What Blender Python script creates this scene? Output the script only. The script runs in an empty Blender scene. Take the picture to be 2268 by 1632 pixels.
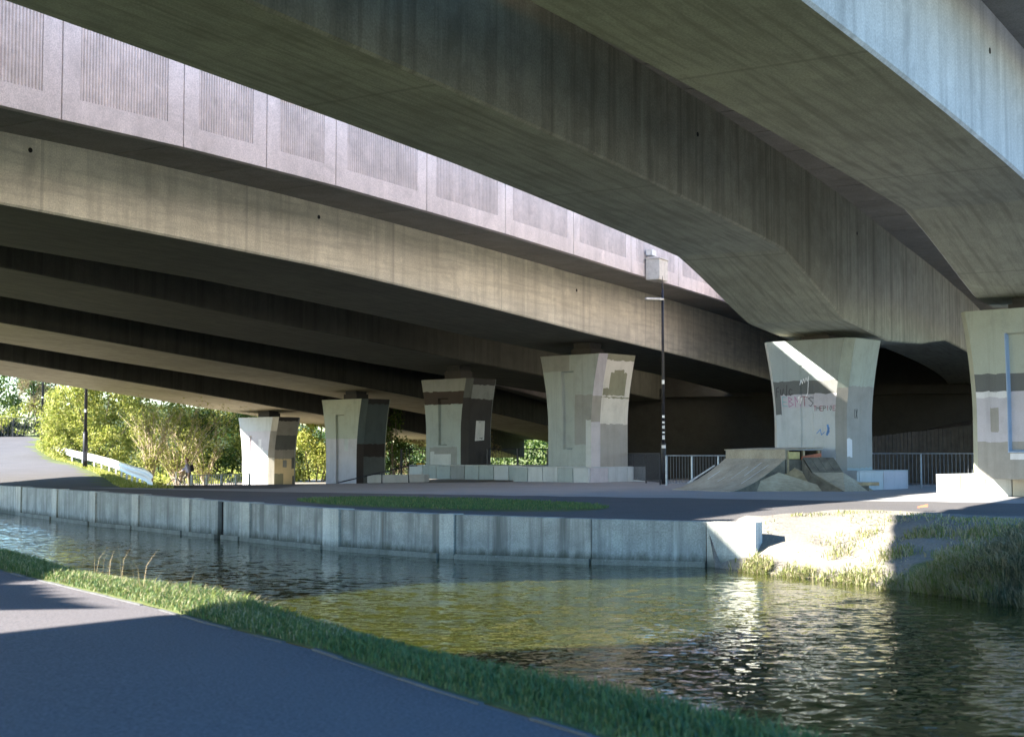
import bpy, bmesh, math, random
import numpy as np
from mathutils import Vector, Matrix
random.seed(7); rng = np.random.default_rng(7)
scene = bpy.context.scene
COL = scene.collection

# ---------------------------------------------------------------- camera, sky, sun, exposure
EYE = 1.2                       # eye height above the paved platform (z = 0)
PITCH = math.atan(188.0/3230.0)
cam = bpy.data.cameras.new("camera"); cam_o = bpy.data.objects.new("camera", cam); COL.objects.link(cam_o)
cam_o.location = (0, 0, EYE); cam_o.rotation_euler = (math.pi/2+PITCH, 0, 0)
cam.sensor_width = 36; cam.lens = 18.0/(1134.0/3230.0); cam.clip_start = .1; cam.clip_end = 3000
cam.dof.use_dof = True; cam.dof.focus_distance = 46; cam.dof.aperture_fstop = 2.8
scene.camera = cam_o

SUN_AZ, SUN_EL = math.radians(13.5), math.radians(30.8)
SUN = Vector((-math.cos(SUN_AZ)*math.cos(SUN_EL), -math.sin(SUN_AZ)*math.cos(SUN_EL), math.sin(SUN_EL)))
w = bpy.data.worlds.new("World"); scene.world = w; w.use_nodes = True
nt = w.node_tree; bg = nt.nodes["Background"]
sky = nt.nodes.new("ShaderNodeTexSky"); sky.sky_type = 'NISHITA'; sky.sun_disc = False
sky.sun_elevation = SUN_EL; sky.sun_rotation = math.atan2(SUN.x, SUN.y)
sky.air_density = 1.0; sky.dust_density = .3; sky.ozone_density = 3.0
hs = nt.nodes.new('ShaderNodeHueSaturation'); hs.inputs['Saturation'].default_value = 1.3; hs.inputs['Hue'].default_value = .50
nt.links.new(sky.outputs[0], hs.inputs['Color']); nt.links.new(hs.outputs[0], bg.inputs[0]); bg.inputs[1].default_value = .085
sl = bpy.data.lights.new("sun", 'SUN'); sl.energy = 4.6; sl.angle = math.radians(.5); sl.color = (1, .93, .82)
so = bpy.data.objects.new("sun", sl); COL.objects.link(so); so.rotation_euler = SUN.to_track_quat('Z', 'Y').to_euler()
so.location = (-40, -20, 60)
scene.view_settings.view_transform = 'Standard'; scene.view_settings.look = 'None'
scene.view_settings.gamma = 1; scene.view_settings.exposure = 2.8
scene.view_settings.use_curve_mapping = False
scene.render.engine = 'CYCLES'
scene.cycles.max_bounces = 8; scene.cycles.diffuse_bounces = 5

# ---------------------------------------------------------------- helpers
def ray(x, y):
    u = (x-1134.)/3230.; v = (816.-y)/3230.
    return np.array([u, math.cos(PITCH)-v*math.sin(PITCH), math.sin(PITCH)+v*math.cos(PITCH)])
def at(x, y, Y):                 # survey point: direction + distance -> place in the world
    r = ray(x, y)*(Y/ray(x, y)[1]); return Vector((r[0], r[1], r[2]+EYE))
def at_z(x, y, z):
    r = ray(x, y); t = (z-EYE)/r[2]; return Vector((r[0]*t, r[1]*t, z))
# all viaduct decks lie on concentric arcs: s = metres along, p = metres to the right
AR, AH = 320., .52
AO = np.array([0-AR*math.cos(AH), 40+AR*math.sin(AH)])
def arc(s, p, z):
    a = AH - s/AR
    return Vector((AO[0]+(AR+p)*math.cos(a), AO[1]-(AR+p)*math.sin(a), z))
def sp(x, y):
    d = (x-AO[0], y-AO[1]); return (AH-math.atan2(-d[1], d[0]))*AR, math.hypot(*d)-AR
def at_p(x, y, p):
    r = ray(x, y); A = r[0]**2+r[1]**2; B = -2*(r[0]*AO[0]+r[1]*AO[1]); Cc = AO@AO-(AR+p)**2
    t = (-B-math.sqrt(B*B-4*A*Cc))/2/A
    P = r*t; s, _ = sp(P[0], P[1]); return s, P[2]+EYE
def heading(s):
    a = AH - s/AR; return Vector((math.sin(a), math.cos(a), 0)), Vector((math.cos(a), -math.sin(a), 0))
def lerp_table(T):
    xs = [t[0] for t in T]; ys = [t[1] for t in T]
    def f(s):
        if s < xs[0]: return ys[0]+(s-xs[0])*(ys[1]-ys[0])/(xs[1]-xs[0])
        if s > xs[-1]: return ys[-1]+(s-xs[-1])*(ys[-1]-ys[-2])/(xs[-1]-xs[-2])
        return float(np.interp(s, xs, ys))
    return f
def smooth(a, b, x):
    t = min(max((x-a)/(b-a), 0), 1); return t*t*(3-2*t)

class MB:
    def __init__(s): s.v = []; s.f = []; s.m = []; s.uv = []
    def vert(s, p): s.v.append(tuple(p)); return len(s.v)-1
    def face(s, ids, m=0, uv=None): s.f.append(tuple(ids)); s.m.append(m); s.uv.append(uv)
    def quad(s, a, b, c, d, m=0, uv=None):
        i = len(s.v); s.v += [tuple(a), tuple(b), tuple(c), tuple(d)]; s.face((i, i+1, i+2, i+3), m, uv)
    def hexa(s, P, m=0):         # 8 corners: bottom 0-3, top 4-7
        i = len(s.v); s.v += [tuple(p) for p in P]
        for f in ((3, 2, 1, 0), (4, 5, 6, 7), (0, 1, 5, 4), (1, 2, 6, 5), (2, 3, 7, 6), (3, 0, 4, 7)):
            s.face([i+k for k in f], m)
    def box(s, o, ex, ey, ez, m=0):   # corner + three edge vectors
        o, ex, ey, ez = Vector(o), Vector(ex), Vector(ey), Vector(ez)
        s.hexa([o, o+ex, o+ex+ey, o+ey, o+ez, o+ex+ez, o+ex+ey+ez, o+ey+ez], m)
    def cbox(s, c, sx, sy, sz, m=0, rz=0):
        X = Vector((math.cos(rz), math.sin(rz), 0)); Y = Vector((-X.y, X.x, 0))
        s.box(Vector(c)-X*sx/2-Y*sy/2-Vector((0, 0, sz/2)), X*sx, Y*sy, (0, 0, sz), m)
    def tube(s, pts, rad, n=8, m=0, cap=True):
        pts = [Vector(p) for p in pts]
        if not hasattr(rad, '__len__'): rad = [rad]*len(pts)
        rings = []
        ref = None
        for i, p in enumerate(pts):
            d = (pts[min(i+1, len(pts)-1)]-pts[max(i-1, 0)]).normalized()
            if ref is None: ref = Vector((0, 0, 1)) if abs(d.z) < .9 else Vector((1, 0, 0))
            a = d.cross(ref).normalized(); b = d.cross(a)
            ref = a.cross(d)
            rings.append([s.vert(p+(a*math.cos(2*math.pi*k/n)+b*math.sin(2*math.pi*k/n))*rad[i]) for k in range(n)])
        for r0, r1 in zip(rings, rings[1:]):
            for k in range(n): s.face((r0[k], r0[(k+1) % n], r1[(k+1) % n], r1[k]), m)
        if cap: s.face(rings[0][::-1], m); s.face(rings[-1], m)
    def build(s, name, mats, parent=None, smooth_=False, local=None, bevel=0):
        me = bpy.data.meshes.new(name)
        V = s.v
        if local is not None: V = [tuple(Vector(v)-Vector(local)) for v in V]
        me.from_pydata(V, [], s.f)
        if not isinstance(mats, (list, tuple)): mats = [mats]
        for m in mats: me.materials.append(m)
        me.polygons.foreach_set('material_index', s.m)
        if any(u is not None for u in s.uv):
            L = me.uv_layers.new(name="UVMap"); k = 0; d = L.data
            for f, u in zip(s.f, s.uv):
                for j in range(len(f)):
                    if u is not None: d[k].uv = u[j]
                    k += 1
        if smooth_: me.polygons.foreach_set('use_smooth', [True]*len(me.polygons))
        me.update()
        o = bpy.data.objects.new(name, me); COL.objects.link(o)
        if parent is not None: o.parent = parent
        elif local is not None: o.location = local
        if bevel:
            b = o.modifiers.new("bevel", 'BEVEL'); b.width = bevel; b.segments = 1; b.limit_method = 'ANGLE'; b.angle_limit = .7
        return o
def empty(name, loc=(0, 0, 0), rz=0):
    o = bpy.data.objects.new(name, None); COL.objects.link(o); o.location = loc; o.rotation_euler = (0, 0, rz); o.empty_display_size = .2; return o
def tag(o, label=None, cat=None, group=None, kind=None):
    if label: o['label'] = label
    if cat: o['category'] = cat
    if group: o['group'] = group
    if kind: o['kind'] = kind
    return o
def share(o, name, parent, loc, rot=None):
    c = o.copy(); c.name = name; COL.objects.link(c); c.parent = parent; c.location = loc
    if rot is not None: c.rotation_euler = rot
    return c

# ---------------------------------------------------------------- materials
class NT:
    def __init__(s, name):
        s.m = bpy.data.materials.new(name); s.m.use_nodes = True; s.t = s.m.node_tree; s.p = s.t.nodes["Principled BSDF"]
    def n(s, typ, **kw):
        x = s.t.nodes.new(typ)
        for k, v in kw.items():
            if k in ('ins',):
                for a, b in v.items(): s.set(x, a, b)
            else: setattr(x, k, v)
        return x
    def set(s, x, a, b):
        if isinstance(b, bpy.types.NodeSocket): s.t.links.new(b, x.inputs[a])
        else: x.inputs[a].default_value = b
    def coord(s, kind='Object', scale=(1, 1, 1), rot=(0, 0, 0)):
        c = s.n("ShaderNodeTexCoord"); mp = s.n("ShaderNodeMapping"); mp.inputs['Scale'].default_value = scale; mp.inputs['Rotation'].default_value = rot
        s.t.links.new(c.outputs[kind], mp.inputs[0]); return mp.outputs[0]
    def noise(s, vec, scale, detail=4, rough=.55, dist=0):
        x = s.n("ShaderNodeTexNoise"); s.set(x, 'Vector', vec); x.inputs['Scale'].default_value = scale
        x.inputs['Detail'].default_value = detail; x.inputs['Roughness'].default_value = rough; x.inputs['Distortion'].default_value = dist; return x.outputs[0]
    def ramp(s, fac, stops):
        x = s.n("ShaderNodeValToRGB"); s.set(x, 0, fac); e = x.color_ramp.elements
        while len(e) < len(stops): e.new(.5)
        for q, (pos, c) in zip(e, stops):
            q.position = pos; q.color = tuple(c)+(1,) if hasattr(c, '__len__') else (c, c, c, 1)
        return x.outputs[0]
    def mix(s, fac, a, b, typ='MIX'):
        x = s.n("ShaderNodeMix", data_type='RGBA', blend_type=typ); s.set(x, 0, fac)
        for k, v in ((6, a), (7, b)):
            if isinstance(v, bpy.types.NodeSocket): s.t.links.new(v, x.inputs[k])
            else: x.inputs[k].default_value = tuple(v)+(1,) if len(v) == 3 else v
        return x.outputs[2]
    def math(s, op, a, b=0.):
        x = s.n("ShaderNodeMath", operation=op); s.set(x, 0, a); s.set(x, 1, b); return x.outputs[0]
    def bump(s, h, strength=.3, dist=.02):
        x = s.n("ShaderNodeBump"); s.set(x, 'Height', h); x.inputs['Strength'].default_value = strength; x.inputs['Distance'].default_value = dist
        s.t.links.new(x.outputs[0], s.p.inputs['Normal'])
    def out(s, col, rough=.9, spec=.3):
        s.set(s.p, 'Base Color', col if isinstance(col, bpy.types.NodeSocket) else tuple(col)+(1,)); s.set(s.p, 'Roughness', rough); s.p.inputs['Specular IOR Level'].default_value = spec
        return s.m
def mul(c, k): return tuple(min(x*k, 1) for x in c)
def concrete(name, col, dark=.55, scale=1., coord='Object', streak=0., seams=0., board=0., vstreak=0., tide=0.):
    n = NT(name); v = n.coord(coord)
    big = n.noise(v, .22*scale, 5, .6); mid = n.noise(v, 1.6*scale, 6, .65); fine = n.noise(v, 26*scale, 3, .6)
    c = n.ramp(big, [(.3, mul(col, .72)), (.52, col), (.72, mul(col, 1.16))])
    c = n.mix(n.ramp(mid, [(.42, 0), (.7, .65)]), c, mul(col, dark))
    c = n.mix(.34, c, n.ramp(fine, [(.34, mul(col, .45)), (.66, mul(col, 1.4))]))
    blot = n.noise(v, .75*scale, 7, .72, .5)
    c = n.mix(n.ramp(blot, [(.52, 0), (.66, .5)]), c, mul(col, .6)); c = n.mix(n.ramp(blot, [(.30, .45), (.42, 0)]), c, mul(col, 1.35))
    h = mid
    if streak:
        vs = n.coord(coord, (1.3, .055, 1)); st = n.noise(vs, 1.5, 5, .7)
        c = n.mix(n.math('MULTIPLY', n.ramp(st, [(.47, 0), (.66, 1)]), streak), c, mul(col, .38))
        vs2 = n.coord(coord, (.9, .04, 1)); st2 = n.noise(vs2, 2.3, 4, .7)
        c = n.mix(n.math('MULTIPLY', n.ramp(st2, [(.58, 0), (.72, 1)]), streak*.7), c, mul(col, 1.45))
    if vstreak:
        s8 = n.noise(n.coord('Object', (1.1, 1.1, .09)), 1.7, 5, .7)
        c = n.mix(n.math('MULTIPLY', n.ramp(s8, [(.46, 0), (.68, 1)]), vstreak), c, mul(col, .45))
    if tide:
        x8 = n.n("ShaderNodeSeparateXYZ"); n.t.links.new(n.coord(coord), x8.inputs[0])
        lv = n.math('ADD', x8.outputs[1], n.math('MULTIPLY', n.noise(n.coord(coord, (2.2, .6, 1)), 2., 5, .7), .42))
        c = n.mix(n.ramp(n.math('MULTIPLY', lv, -1.), [(.44, 0), (.60, tide)]), c, (.05, .055, .035))
        rs = n.noise(n.coord(coord, (.9, .10, 1)), 2.6, 4, .65)
        c = n.mix(n.ramp(rs, [(.64, 0), (.75, .5)]), c, (.16, .10, .055))
    if board:
        vb = n.coord(coord, (.16, 2.6, 1)); bn = n.noise(vb, 2.2, 4, .6, .4)
        c = n.mix(n.math('MULTIPLY', n.ramp(bn, [(.46, 0), (.66, 1)]), board), c, mul(col, .45))
    if seams:
        x = n.n("ShaderNodeSeparateXYZ"); n.t.links.new(n.coord(coord), x.inputs[0])
        u = n.math('ABSOLUTE', n.math('SUBTRACT', n.math('FRACT', n.math('DIVIDE', x.outputs[0], seams)), .5))
        ln = n.math('LESS_THAN', u, .05/seams)
        c = n.mix(n.math('MULTIPLY', ln, .35), c, mul(col, .4))
    n.bump(n.math('ADD', n.math('MULTIPLY', fine, .3), mid), .25, .02)
    return n.out(c, .88, .25)
def paint(name, col, dirt=.35):
    n = NT(name); v = n.coord('Object'); a = n.noise(v, 1.1, 5, .65); b = n.noise(v, 30, 3, .6)
    c = n.ramp(a, [(.3, mul(col, 1-.6*dirt)), (.5, col), (.75, mul(col, 1.08))])
    c = n.mix(.2, c, n.ramp(b, [(.3, mul(col, .7)), (.7, mul(col, 1.2))]))
    vs = n.coord('Object', (1.2, 1.2, .08)); st = n.noise(vs, 2.5, 4, .7)
    c = n.mix(n.math('MULTIPLY', n.ramp(st, [(.52, 0), (.72, 1)]), dirt), c, mul(col, .5))
    n.bump(b, .15, .01); return n.out(c, .8, .3)
def plain(name, col, rough=.6, metal=0., var=.25, scale=6.):
    n = NT(name); v = n.coord('Object'); a = n.noise(v, scale, 4, .6)
    n.p.inputs['Metallic'].default_value = metal
    return n.out(n.ramp(a, [(.3, mul(col, 1-var)), (.7, mul(col, 1+var))]), rough, .4)

M = {}
M['web_a'] = concrete('concrete web warm', (.74, .69, .57), .66, 1, 'UV', .35, 7.3, .35)
M['web_shade'] = concrete('concrete web shade toned', (.075, .072, .06), .5, 1, 'UV', .6)  # shade between the far decks is put into this dark colour
M['soffit_shade'] = concrete('concrete soffit shade toned', (.12, .115, .09), .55, 1, 'UV', 0, 0, .5)  # darkened to carry the shade under the decks, plus board marks
M['soffit_bounce'] = concrete('concrete soffit warm bounce tone', (.44, .385, .27), .65, 1, 'UV', 0, 0, .4)  # warm light bounced from sunlit ground is painted into this tone
M['web_bounce'] = concrete('concrete web pale for bounce', (.66, .62, .53), .75, 1, 'UV', .3, 7.3)  # unseen web face made pale to bounce sun onto the parapet deck
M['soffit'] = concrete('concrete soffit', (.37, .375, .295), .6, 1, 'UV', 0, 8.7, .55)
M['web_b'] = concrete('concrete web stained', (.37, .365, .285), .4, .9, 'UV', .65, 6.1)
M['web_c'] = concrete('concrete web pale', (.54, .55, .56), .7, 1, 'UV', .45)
M['slab'] = concrete('concrete cantilever', (.29, .27, .24), .6, 1, 'Object')
M['panel'] = concrete('precast parapet concrete', (.69, .605, .565), .8, 1.2, 'Object', vstreak=.22)
M['rib'] = concrete('ribbed exposed aggregate', (.68, .60, .56), .66, 2.5, 'Object', vstreak=.3)
M['pier'] = concrete('pier concrete', (.46, .46, .42), .7, 1.3, 'Object')
M['dark'] = plain('dark hole', (.012, .012, .012), .9)
M['bearing'] = plain('rubber bearing', (.03, .03, .03), .8)
P_ = dict(bluegrey=(.30, .34, .335), dkgrey=(.12, .125, .122), midgrey=(.24, .25, .245), lilac=(.45, .43, .455), pale=(.44, .465, .47), white=(.62, .61, .61), cream=(.56, .53, .46),
          buff=(.55, .45, .27), brown=(.045, .034, .03), olive=(.22, .215, .145), grn=(.36, .385, .325), taupe=(.30, .285, .255), teal=(.09, .11, .115), blue=(.32, .39, .49), slate=(.05, .046, .046), sand=(.62, .50, .30))
for k, c in P_.items(): M['p_'+k] = paint('masonry paint '+k, c)
M['wallconc'] = concrete('quay wall concrete', (.36, .385, .37), .28, 1.2, 'UV', 1.0, tide=.75)
M['wallstain'] = concrete('quay wall concrete stained', (.36, .375, .355), .16, 1.5, 'UV', 1.35, tide=.85)
M['wallpale'] = concrete('quay pilaster concrete', (.50, .51, .47), .45, 1.2, 'UV', .7, tide=.6)
M['black_steel'] = plain('black painted steel', (.018, .018, .024), .45)
M['grey_steel'] = plain('galvanised steel', (.30, .34, .38), .45, .5)
M['bar_steel'] = plain('dull grey bar steel', (.11, .12, .135), .5, .3)
M['abut'] = concrete('gloom dark concrete', (.045, .043, .04), .6, 1, 'Object')  # near-black colour stands for the gloom under the far decks
M['pale_steel'] = plain('pale painted steel', (.62, .60, .54), .5)
M['sticker'] = plain('white sticker', (.75, .75, .75), .6)
M['ply'] = NT('weathered plywood'); n = M['ply']; v = n.coord('Object', (1, 1, 1)); a = n.noise(v, 1.3, 5, .65); b = n.noise(n.coord('Object', (2, 14, 14)), 2, 4, .6)
c = n.ramp(a, [(.3, (.20, .17, .125)), (.55, (.36, .315, .235)), (.75, (.47, .43, .345))]); c = n.mix(.35, c, n.ramp(b, [(.3, (.15, .14, .11)), (.7, (.50, .47, .38))])); n.bump(b, .2, .01); M['ply'] = n.out(c, .8, .25)
M['ply_dark'] = plain('dark plywood', (.13, .122, .10), .8, 0, .45, 3)  # darker plywood for sides, backs and planks
M['board_dark'] = plain('gloom dark boards', (.04, .038, .034), .9, 0, .4, 3)  # near-black so sun falling on the boards still reads as gloom
M['ply_warm'] = plain('warm plywood edge', (.36, .29, .18), .8, 0, .35, 4)
M['red_wood'] = plain('red painted timber', (.42, .13, .07), .7)
M['yellow_wood'] = plain('yellow painted board', (.45, .38, .16), .7)
M['scrape'] = plain('pale scrape', (.55, .56, .57), .6)
M['skin'] = plain('skin', (.50, .31, .23), .6, 0, .1)
M['hair'] = plain('reddish brown hair', (.20, .085, .04), .7)
M['jacket'] = plain('grey violet jacket', (.40, .37, .43), .85, 0, .2)
M['trousers'] = plain('khaki trousers', (.15, .14, .10), .85)
M['shoe'] = plain('dark shoe', (.03, .03, .03), .7)
M['bag'] = plain('black backpack', (.02, .02, .025), .8)
M['tyre'] = plain('tyre rubber', (.02, .02, .02), .8)
M['yellow'] = plain('yellow plastic', (.75, .48, .03), .5)
M['box'] = concrete('weathered white sheet metal', (.62, .59, .52), .5, 3, 'Object')
M['guard'] = plain('galvanised crash barrier', (.66, .66, .68), .4, .25, .15)
M['bark'] = plain('bark', (.17, .13, .095), .9, 0, .4)
M['twig'] = plain('pale bare twig', (.42, .34, .25), .9, 0, .3)
def leafmat(name, cols, trans=.35):
    n = NT(name); g = n.n("ShaderNodeNewGeometry"); r = n.ramp(g.outputs['Random Per Island'], [(i/(len(cols)-1)*.98+.01, c) for i, c in enumerate(cols)])
    n.out(r, .6, .3); d = n.n("ShaderNodeBsdfTranslucent"); n.t.links.new(r, d.inputs[0]); mx = n.n("ShaderNodeMixShader"); mx.inputs[0].default_value = trans
    n.t.links.new(n.p.outputs[0], mx.inputs[1]); n.t.links.new(d.outputs[0], mx.inputs[2])
    n.t.links.new(mx.outputs[0], n.t.nodes['Material Output'].inputs[0]); return n.m
M['leaf_yg'] = leafmat('yellow green spring leaves', [(.15, .19, .03), (.25, .285, .05), (.34, .35, .08), (.44, .42, .15)], .45)
M['leaf_g'] = leafmat('mid green leaves', [(.04, .085, .02), (.08, .14, .027), (.15, .20, .04)], .4)
M['leaf_dk'] = leafmat('dark ivy leaves', [(.02, .035, .018), (.04, .06, .03), (.09, .10, .07)])
M['leaf_br'] = leafmat('dry brown bramble leaves', [(.15, .11, .06), (.22, .17, .10), (.17, .17, .06)])
M['grass'] = leafmat('grass blades', [(.05, .11, .045), (.085, .155, .055), (.12, .19, .06), (.20, .21, .08)])
M['grass_shade'] = leafmat('long bank grass', [(.055, .08, .04), (.10, .12, .06), (.26, .235, .14), (.40, .355, .23)])
M['grass_dry'] = leafmat('dry bank grass', [(.36, .31, .19), (.46, .41, .27), (.17, .22, .05), (.24, .27, .07)])
M['straw'] = leafmat('straw stalk', [(.34, .25, .13), (.42, .32, .18)], .2)

# asphalt of the near path
n = NT('near path asphalt'); v = n.coord('Object'); a = n.noise(v, .5, 5, .6); b = n.noise(v, 60, 3, .7); d = n.noise(v, 7, 5, .7)
c = n.ramp(a, [(.3, (.075, .077, .085)), (.7, (.10, .10, .11))]); b2 = n.noise(v, 38, 4, .8); c = n.mix(.6, c, n.ramp(b2, [(.34, (.03, .027, .032)), (.66, (.21, .19, .205))]))
c = n.mix(n.ramp(d, [(.66, 0), (.76, .25)]), c, (.11, .11, .12)); n.bump(b, .4, .006); M['path'] = n.out(c, .85, .3)
n = NT('road asphalt'); v = n.coord('Object'); a = n.noise(v, .3, 5, .6); b = n.noise(v, 20, 3, .6)
c = n.mix(.3, n.ramp(a, [(.3, (.20, .19, .185)), (.7, (.27, .255, .245))]), n.ramp(b, [(.3, (.12, .12, .12)), (.7, (.34, .33, .32))])); M['road'] = n.out(c, .85, .3)
M['edging'] = concrete('path edging concrete', (.12, .125, .13), .6, 3, 'Object')
# terrain: paving / tarmac / soil / turf blended by zones stored on the mesh, a few set for bounce and gloom
n = NT('platform ground'); v = n.coord('Object'); a = n.noise(v, .45, 6, .6); b = n.noise(v, 22, 4, .65); d = n.noise(v, 2.6, 6, .7)
def attr(nm):
    x = n.n("ShaderNodeAttribute"); x.attribute_name = nm; return x.outputs['Fac']
def mask(nm, k=.5): return n.ramp(n.math('ADD', attr(nm), n.math('MULTIPLY', n.math('SUBTRACT', d, .5), k)), [(.44, 0), (.56, 1)])
tar = n.mix(.4, n.ramp(a, [(.3, (.085, .079, .078)), (.7, (.115, .108, .105))]), n.ramp(b, [(.3, (.035, .035, .04)), (.7, (.14, .14, .15))]))
pav = n.mix(.3, n.ramp(a, [(.3, (.23, .23, .235)), (.7, (.30, .30, .30))]), n.ramp(b, [(.3, (.14, .14, .14)), (.7, (.40, .395, .39))]))
soil = n.mix(.45, n.ramp(a, [(.3, (.18, .167, .147)), (.7, (.27, .253, .228))]), n.ramp(b, [(.3, (.06, .052, .042)), (.7, (.27, .25, .225))]))
turf = n.mix(.45, n.ramp(a, [(.3, (.075, .11, .03)), (.7, (.14, .165, .055))]), n.ramp(b, [(.3, (.03, .045, .015)), (.7, (.17, .17, .08))]))
c = n.mix(mask('pave', .15), tar, pav); c = n.mix(mask('soil'), c, soil); c = n.mix(mask('turf'), c, turf)
n.bump(n.math('ADD', n.math('MULTIPLY', d, .7), n.math('MULTIPLY', b, .3)), .35, .05); M['ground'] = n.out(c, .9, .2)
# canal water
n = NT('canal water')
v1 = n.coord('Object', (1, 1, 1), (0, 0, .25))
w1 = n.noise(n.coord('Object', (.8, 1.7, 1), (0, 0, .5)), 1.15, 3, .5, .5); w2 = n.noise(n.coord('Object', (1, 1.9, 1), (0, 0, .2)), 4.2, 3, .55, .6)
w4 = n.noise(n.coord('Object', (1, 1.6, 1), (0, 0, -.3)), 11., 2, .5, .3); w3 = n.ramp(n.noise(v1, .22, 3, .5), [(.3, .45), (.7, 1)])
def nvec(vec, sc, det, k):
    x = n.n("ShaderNodeTexNoise"); n.set(x, 'Vector', vec); x.inputs['Scale'].default_value = sc; x.inputs['Detail'].default_value = det; x.inputs['Roughness'].default_value = .5; x.inputs['Distortion'].default_value = .4
    y = n.n("ShaderNodeVectorMath", operation='SUBTRACT'); n.t.links.new(x.outputs['Color'], y.inputs[0]); y.inputs[1].default_value = (.5, .5, .5)
    z_ = n.n("ShaderNodeVectorMath", operation='MULTIPLY'); n.t.links.new(y.outputs[0], z_.inputs[0]); z_.inputs[1].default_value = (k, k, 0); return z_.outputs[0]
def vadd(a_, b__):
    y = n.n("ShaderNodeVectorMath", operation='ADD'); n.t.links.new(a_, y.inputs[0])
    if isinstance(b__, tuple): y.inputs[1].default_value = b__
    else: n.t.links.new(b__, y.inputs[1])
    return y.outputs[0]
slope = vadd(nvec(n.coord('Object', (.8, 1.5, 1), (0, 0, .5)), 1.3, 2, .18), vadd(nvec(n.coord('Object', (1, 1.8, 1), (0, 0, .2)), 4.0, 2, .40), nvec(n.coord('Object', (1, 1.5, 1), (0, 0, -.3)), 10., 1, .24)))
sc_ = n.n("ShaderNodeVectorMath", operation='SCALE'); n.t.links.new(slope, sc_.inputs[0]); n.t.links.new(w3, sc_.inputs['Scale'])
nn9 = n.n("ShaderNodeVectorMath", operation='NORMALIZE'); n.t.links.new(vadd(sc_.outputs[0], (0., 0., 1.)), nn9.inputs[0]); n.t.links.new(nn9.outputs[0], n.p.inputs['Normal'])
murk = n.noise(v1, .35, 3, .6)
M['water'] = n.out(n.ramp(murk, [(.3, (.028, .034, .006)), (.7, (.038, .043, .008))]), .03, .5); n.p.inputs['IOR'].default_value = 1.33
n.p.subsurface_method = 'BURLEY'; n.p.inputs['Subsurface Weight'].default_value = 1.; n.p.inputs['Subsurface Radius'].default_value = (1., .9, .3); n.p.inputs['Subsurface Scale'].default_value = .7
M['soil_dark'] = plain('dark embankment soil', (.035, .033, .03), .95, 0, .4, 1.5)
# ---------------------------------------------------------------- terrain, water, paths
WATER = -.9
QUAY = [(-17.85, 51.68), (-14.39, 46.23), (-12.11, 42.66), (-10.28, 40.39), (-8.21, 37.52), (-6.54, 35.39), (-3.72, 31.63), (-1.44, 29.46), (1.51, 27.9), (3.61, 27.24)]
BANK = [(-120, 205), (-80, 145), (-45, 93)]+QUAY+[(4.44, 25.52), (5.27, 23.92), (5.99, 22.51), (6.37, 21.8), (7.0, 20.08), (8.7, 15), (12, 6), (18, -8), (30, -30), (60, -80)]
INL = Vector((.6, .8, 0))
def QZ(x): return float(np.interp(x, [-17.9, -12, -8, -5, 0, 3.6], [.05, .08, .03, 0, -.03, -.07]))
def ell(x, y, cx, cy, ux, uy, a, b):
    dx, dy = x-cx, y-cy; l = math.hypot(ux, uy); ux, uy = ux/l, uy/l
    return math.hypot((dx*ux+dy*uy)/a, (-dx*uy+dy*ux)/b)
GX = ([50, 53, 79, 90, 95, 105, 110, 118, 140], [-12.5, -13.4, -21.6, -25.9, -28.6, -32.7, -34.8, -37.3, -44.])
def road_z(y): return .35*(max(0, y-52)/34)**2.77 if y < 125 else .35*(73/34)**2.77
def xguard(y): return float(np.interp(y, *GX)) if y > 50 else -12.5+.41*(50-y)
def gz(x, y):
    q = y-(62+.55*x); xg = xguard(y)
    zr = road_z(y); zl = -.82*smooth(0, 9, q)
    k = smooth(-.5, 2.0, x-xg)
    z = zr*(1-k)+zl*k
    if y > 60:
        s_, p_ = sp(x, y)
        z += 7.5*smooth(-52, -80, p_)*smooth(72, 105, y)*k
        z += 5.2*smooth(0, 26, (x-13)*.9+(y-85)*.22)
    return z
def polyline(P, step):
    out = []
    for (a, b) in zip(P, P[1:]):
        L = math.hypot(b[0]-a[0], b[1]-a[1]); n_ = max(1, int(L/step))
        for i in range(n_): out.append((a[0]+(b[0]-a[0])*i/n_, a[1]+(b[1]-a[1])*i/n_))
    out.append(P[-1]); return out
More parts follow.
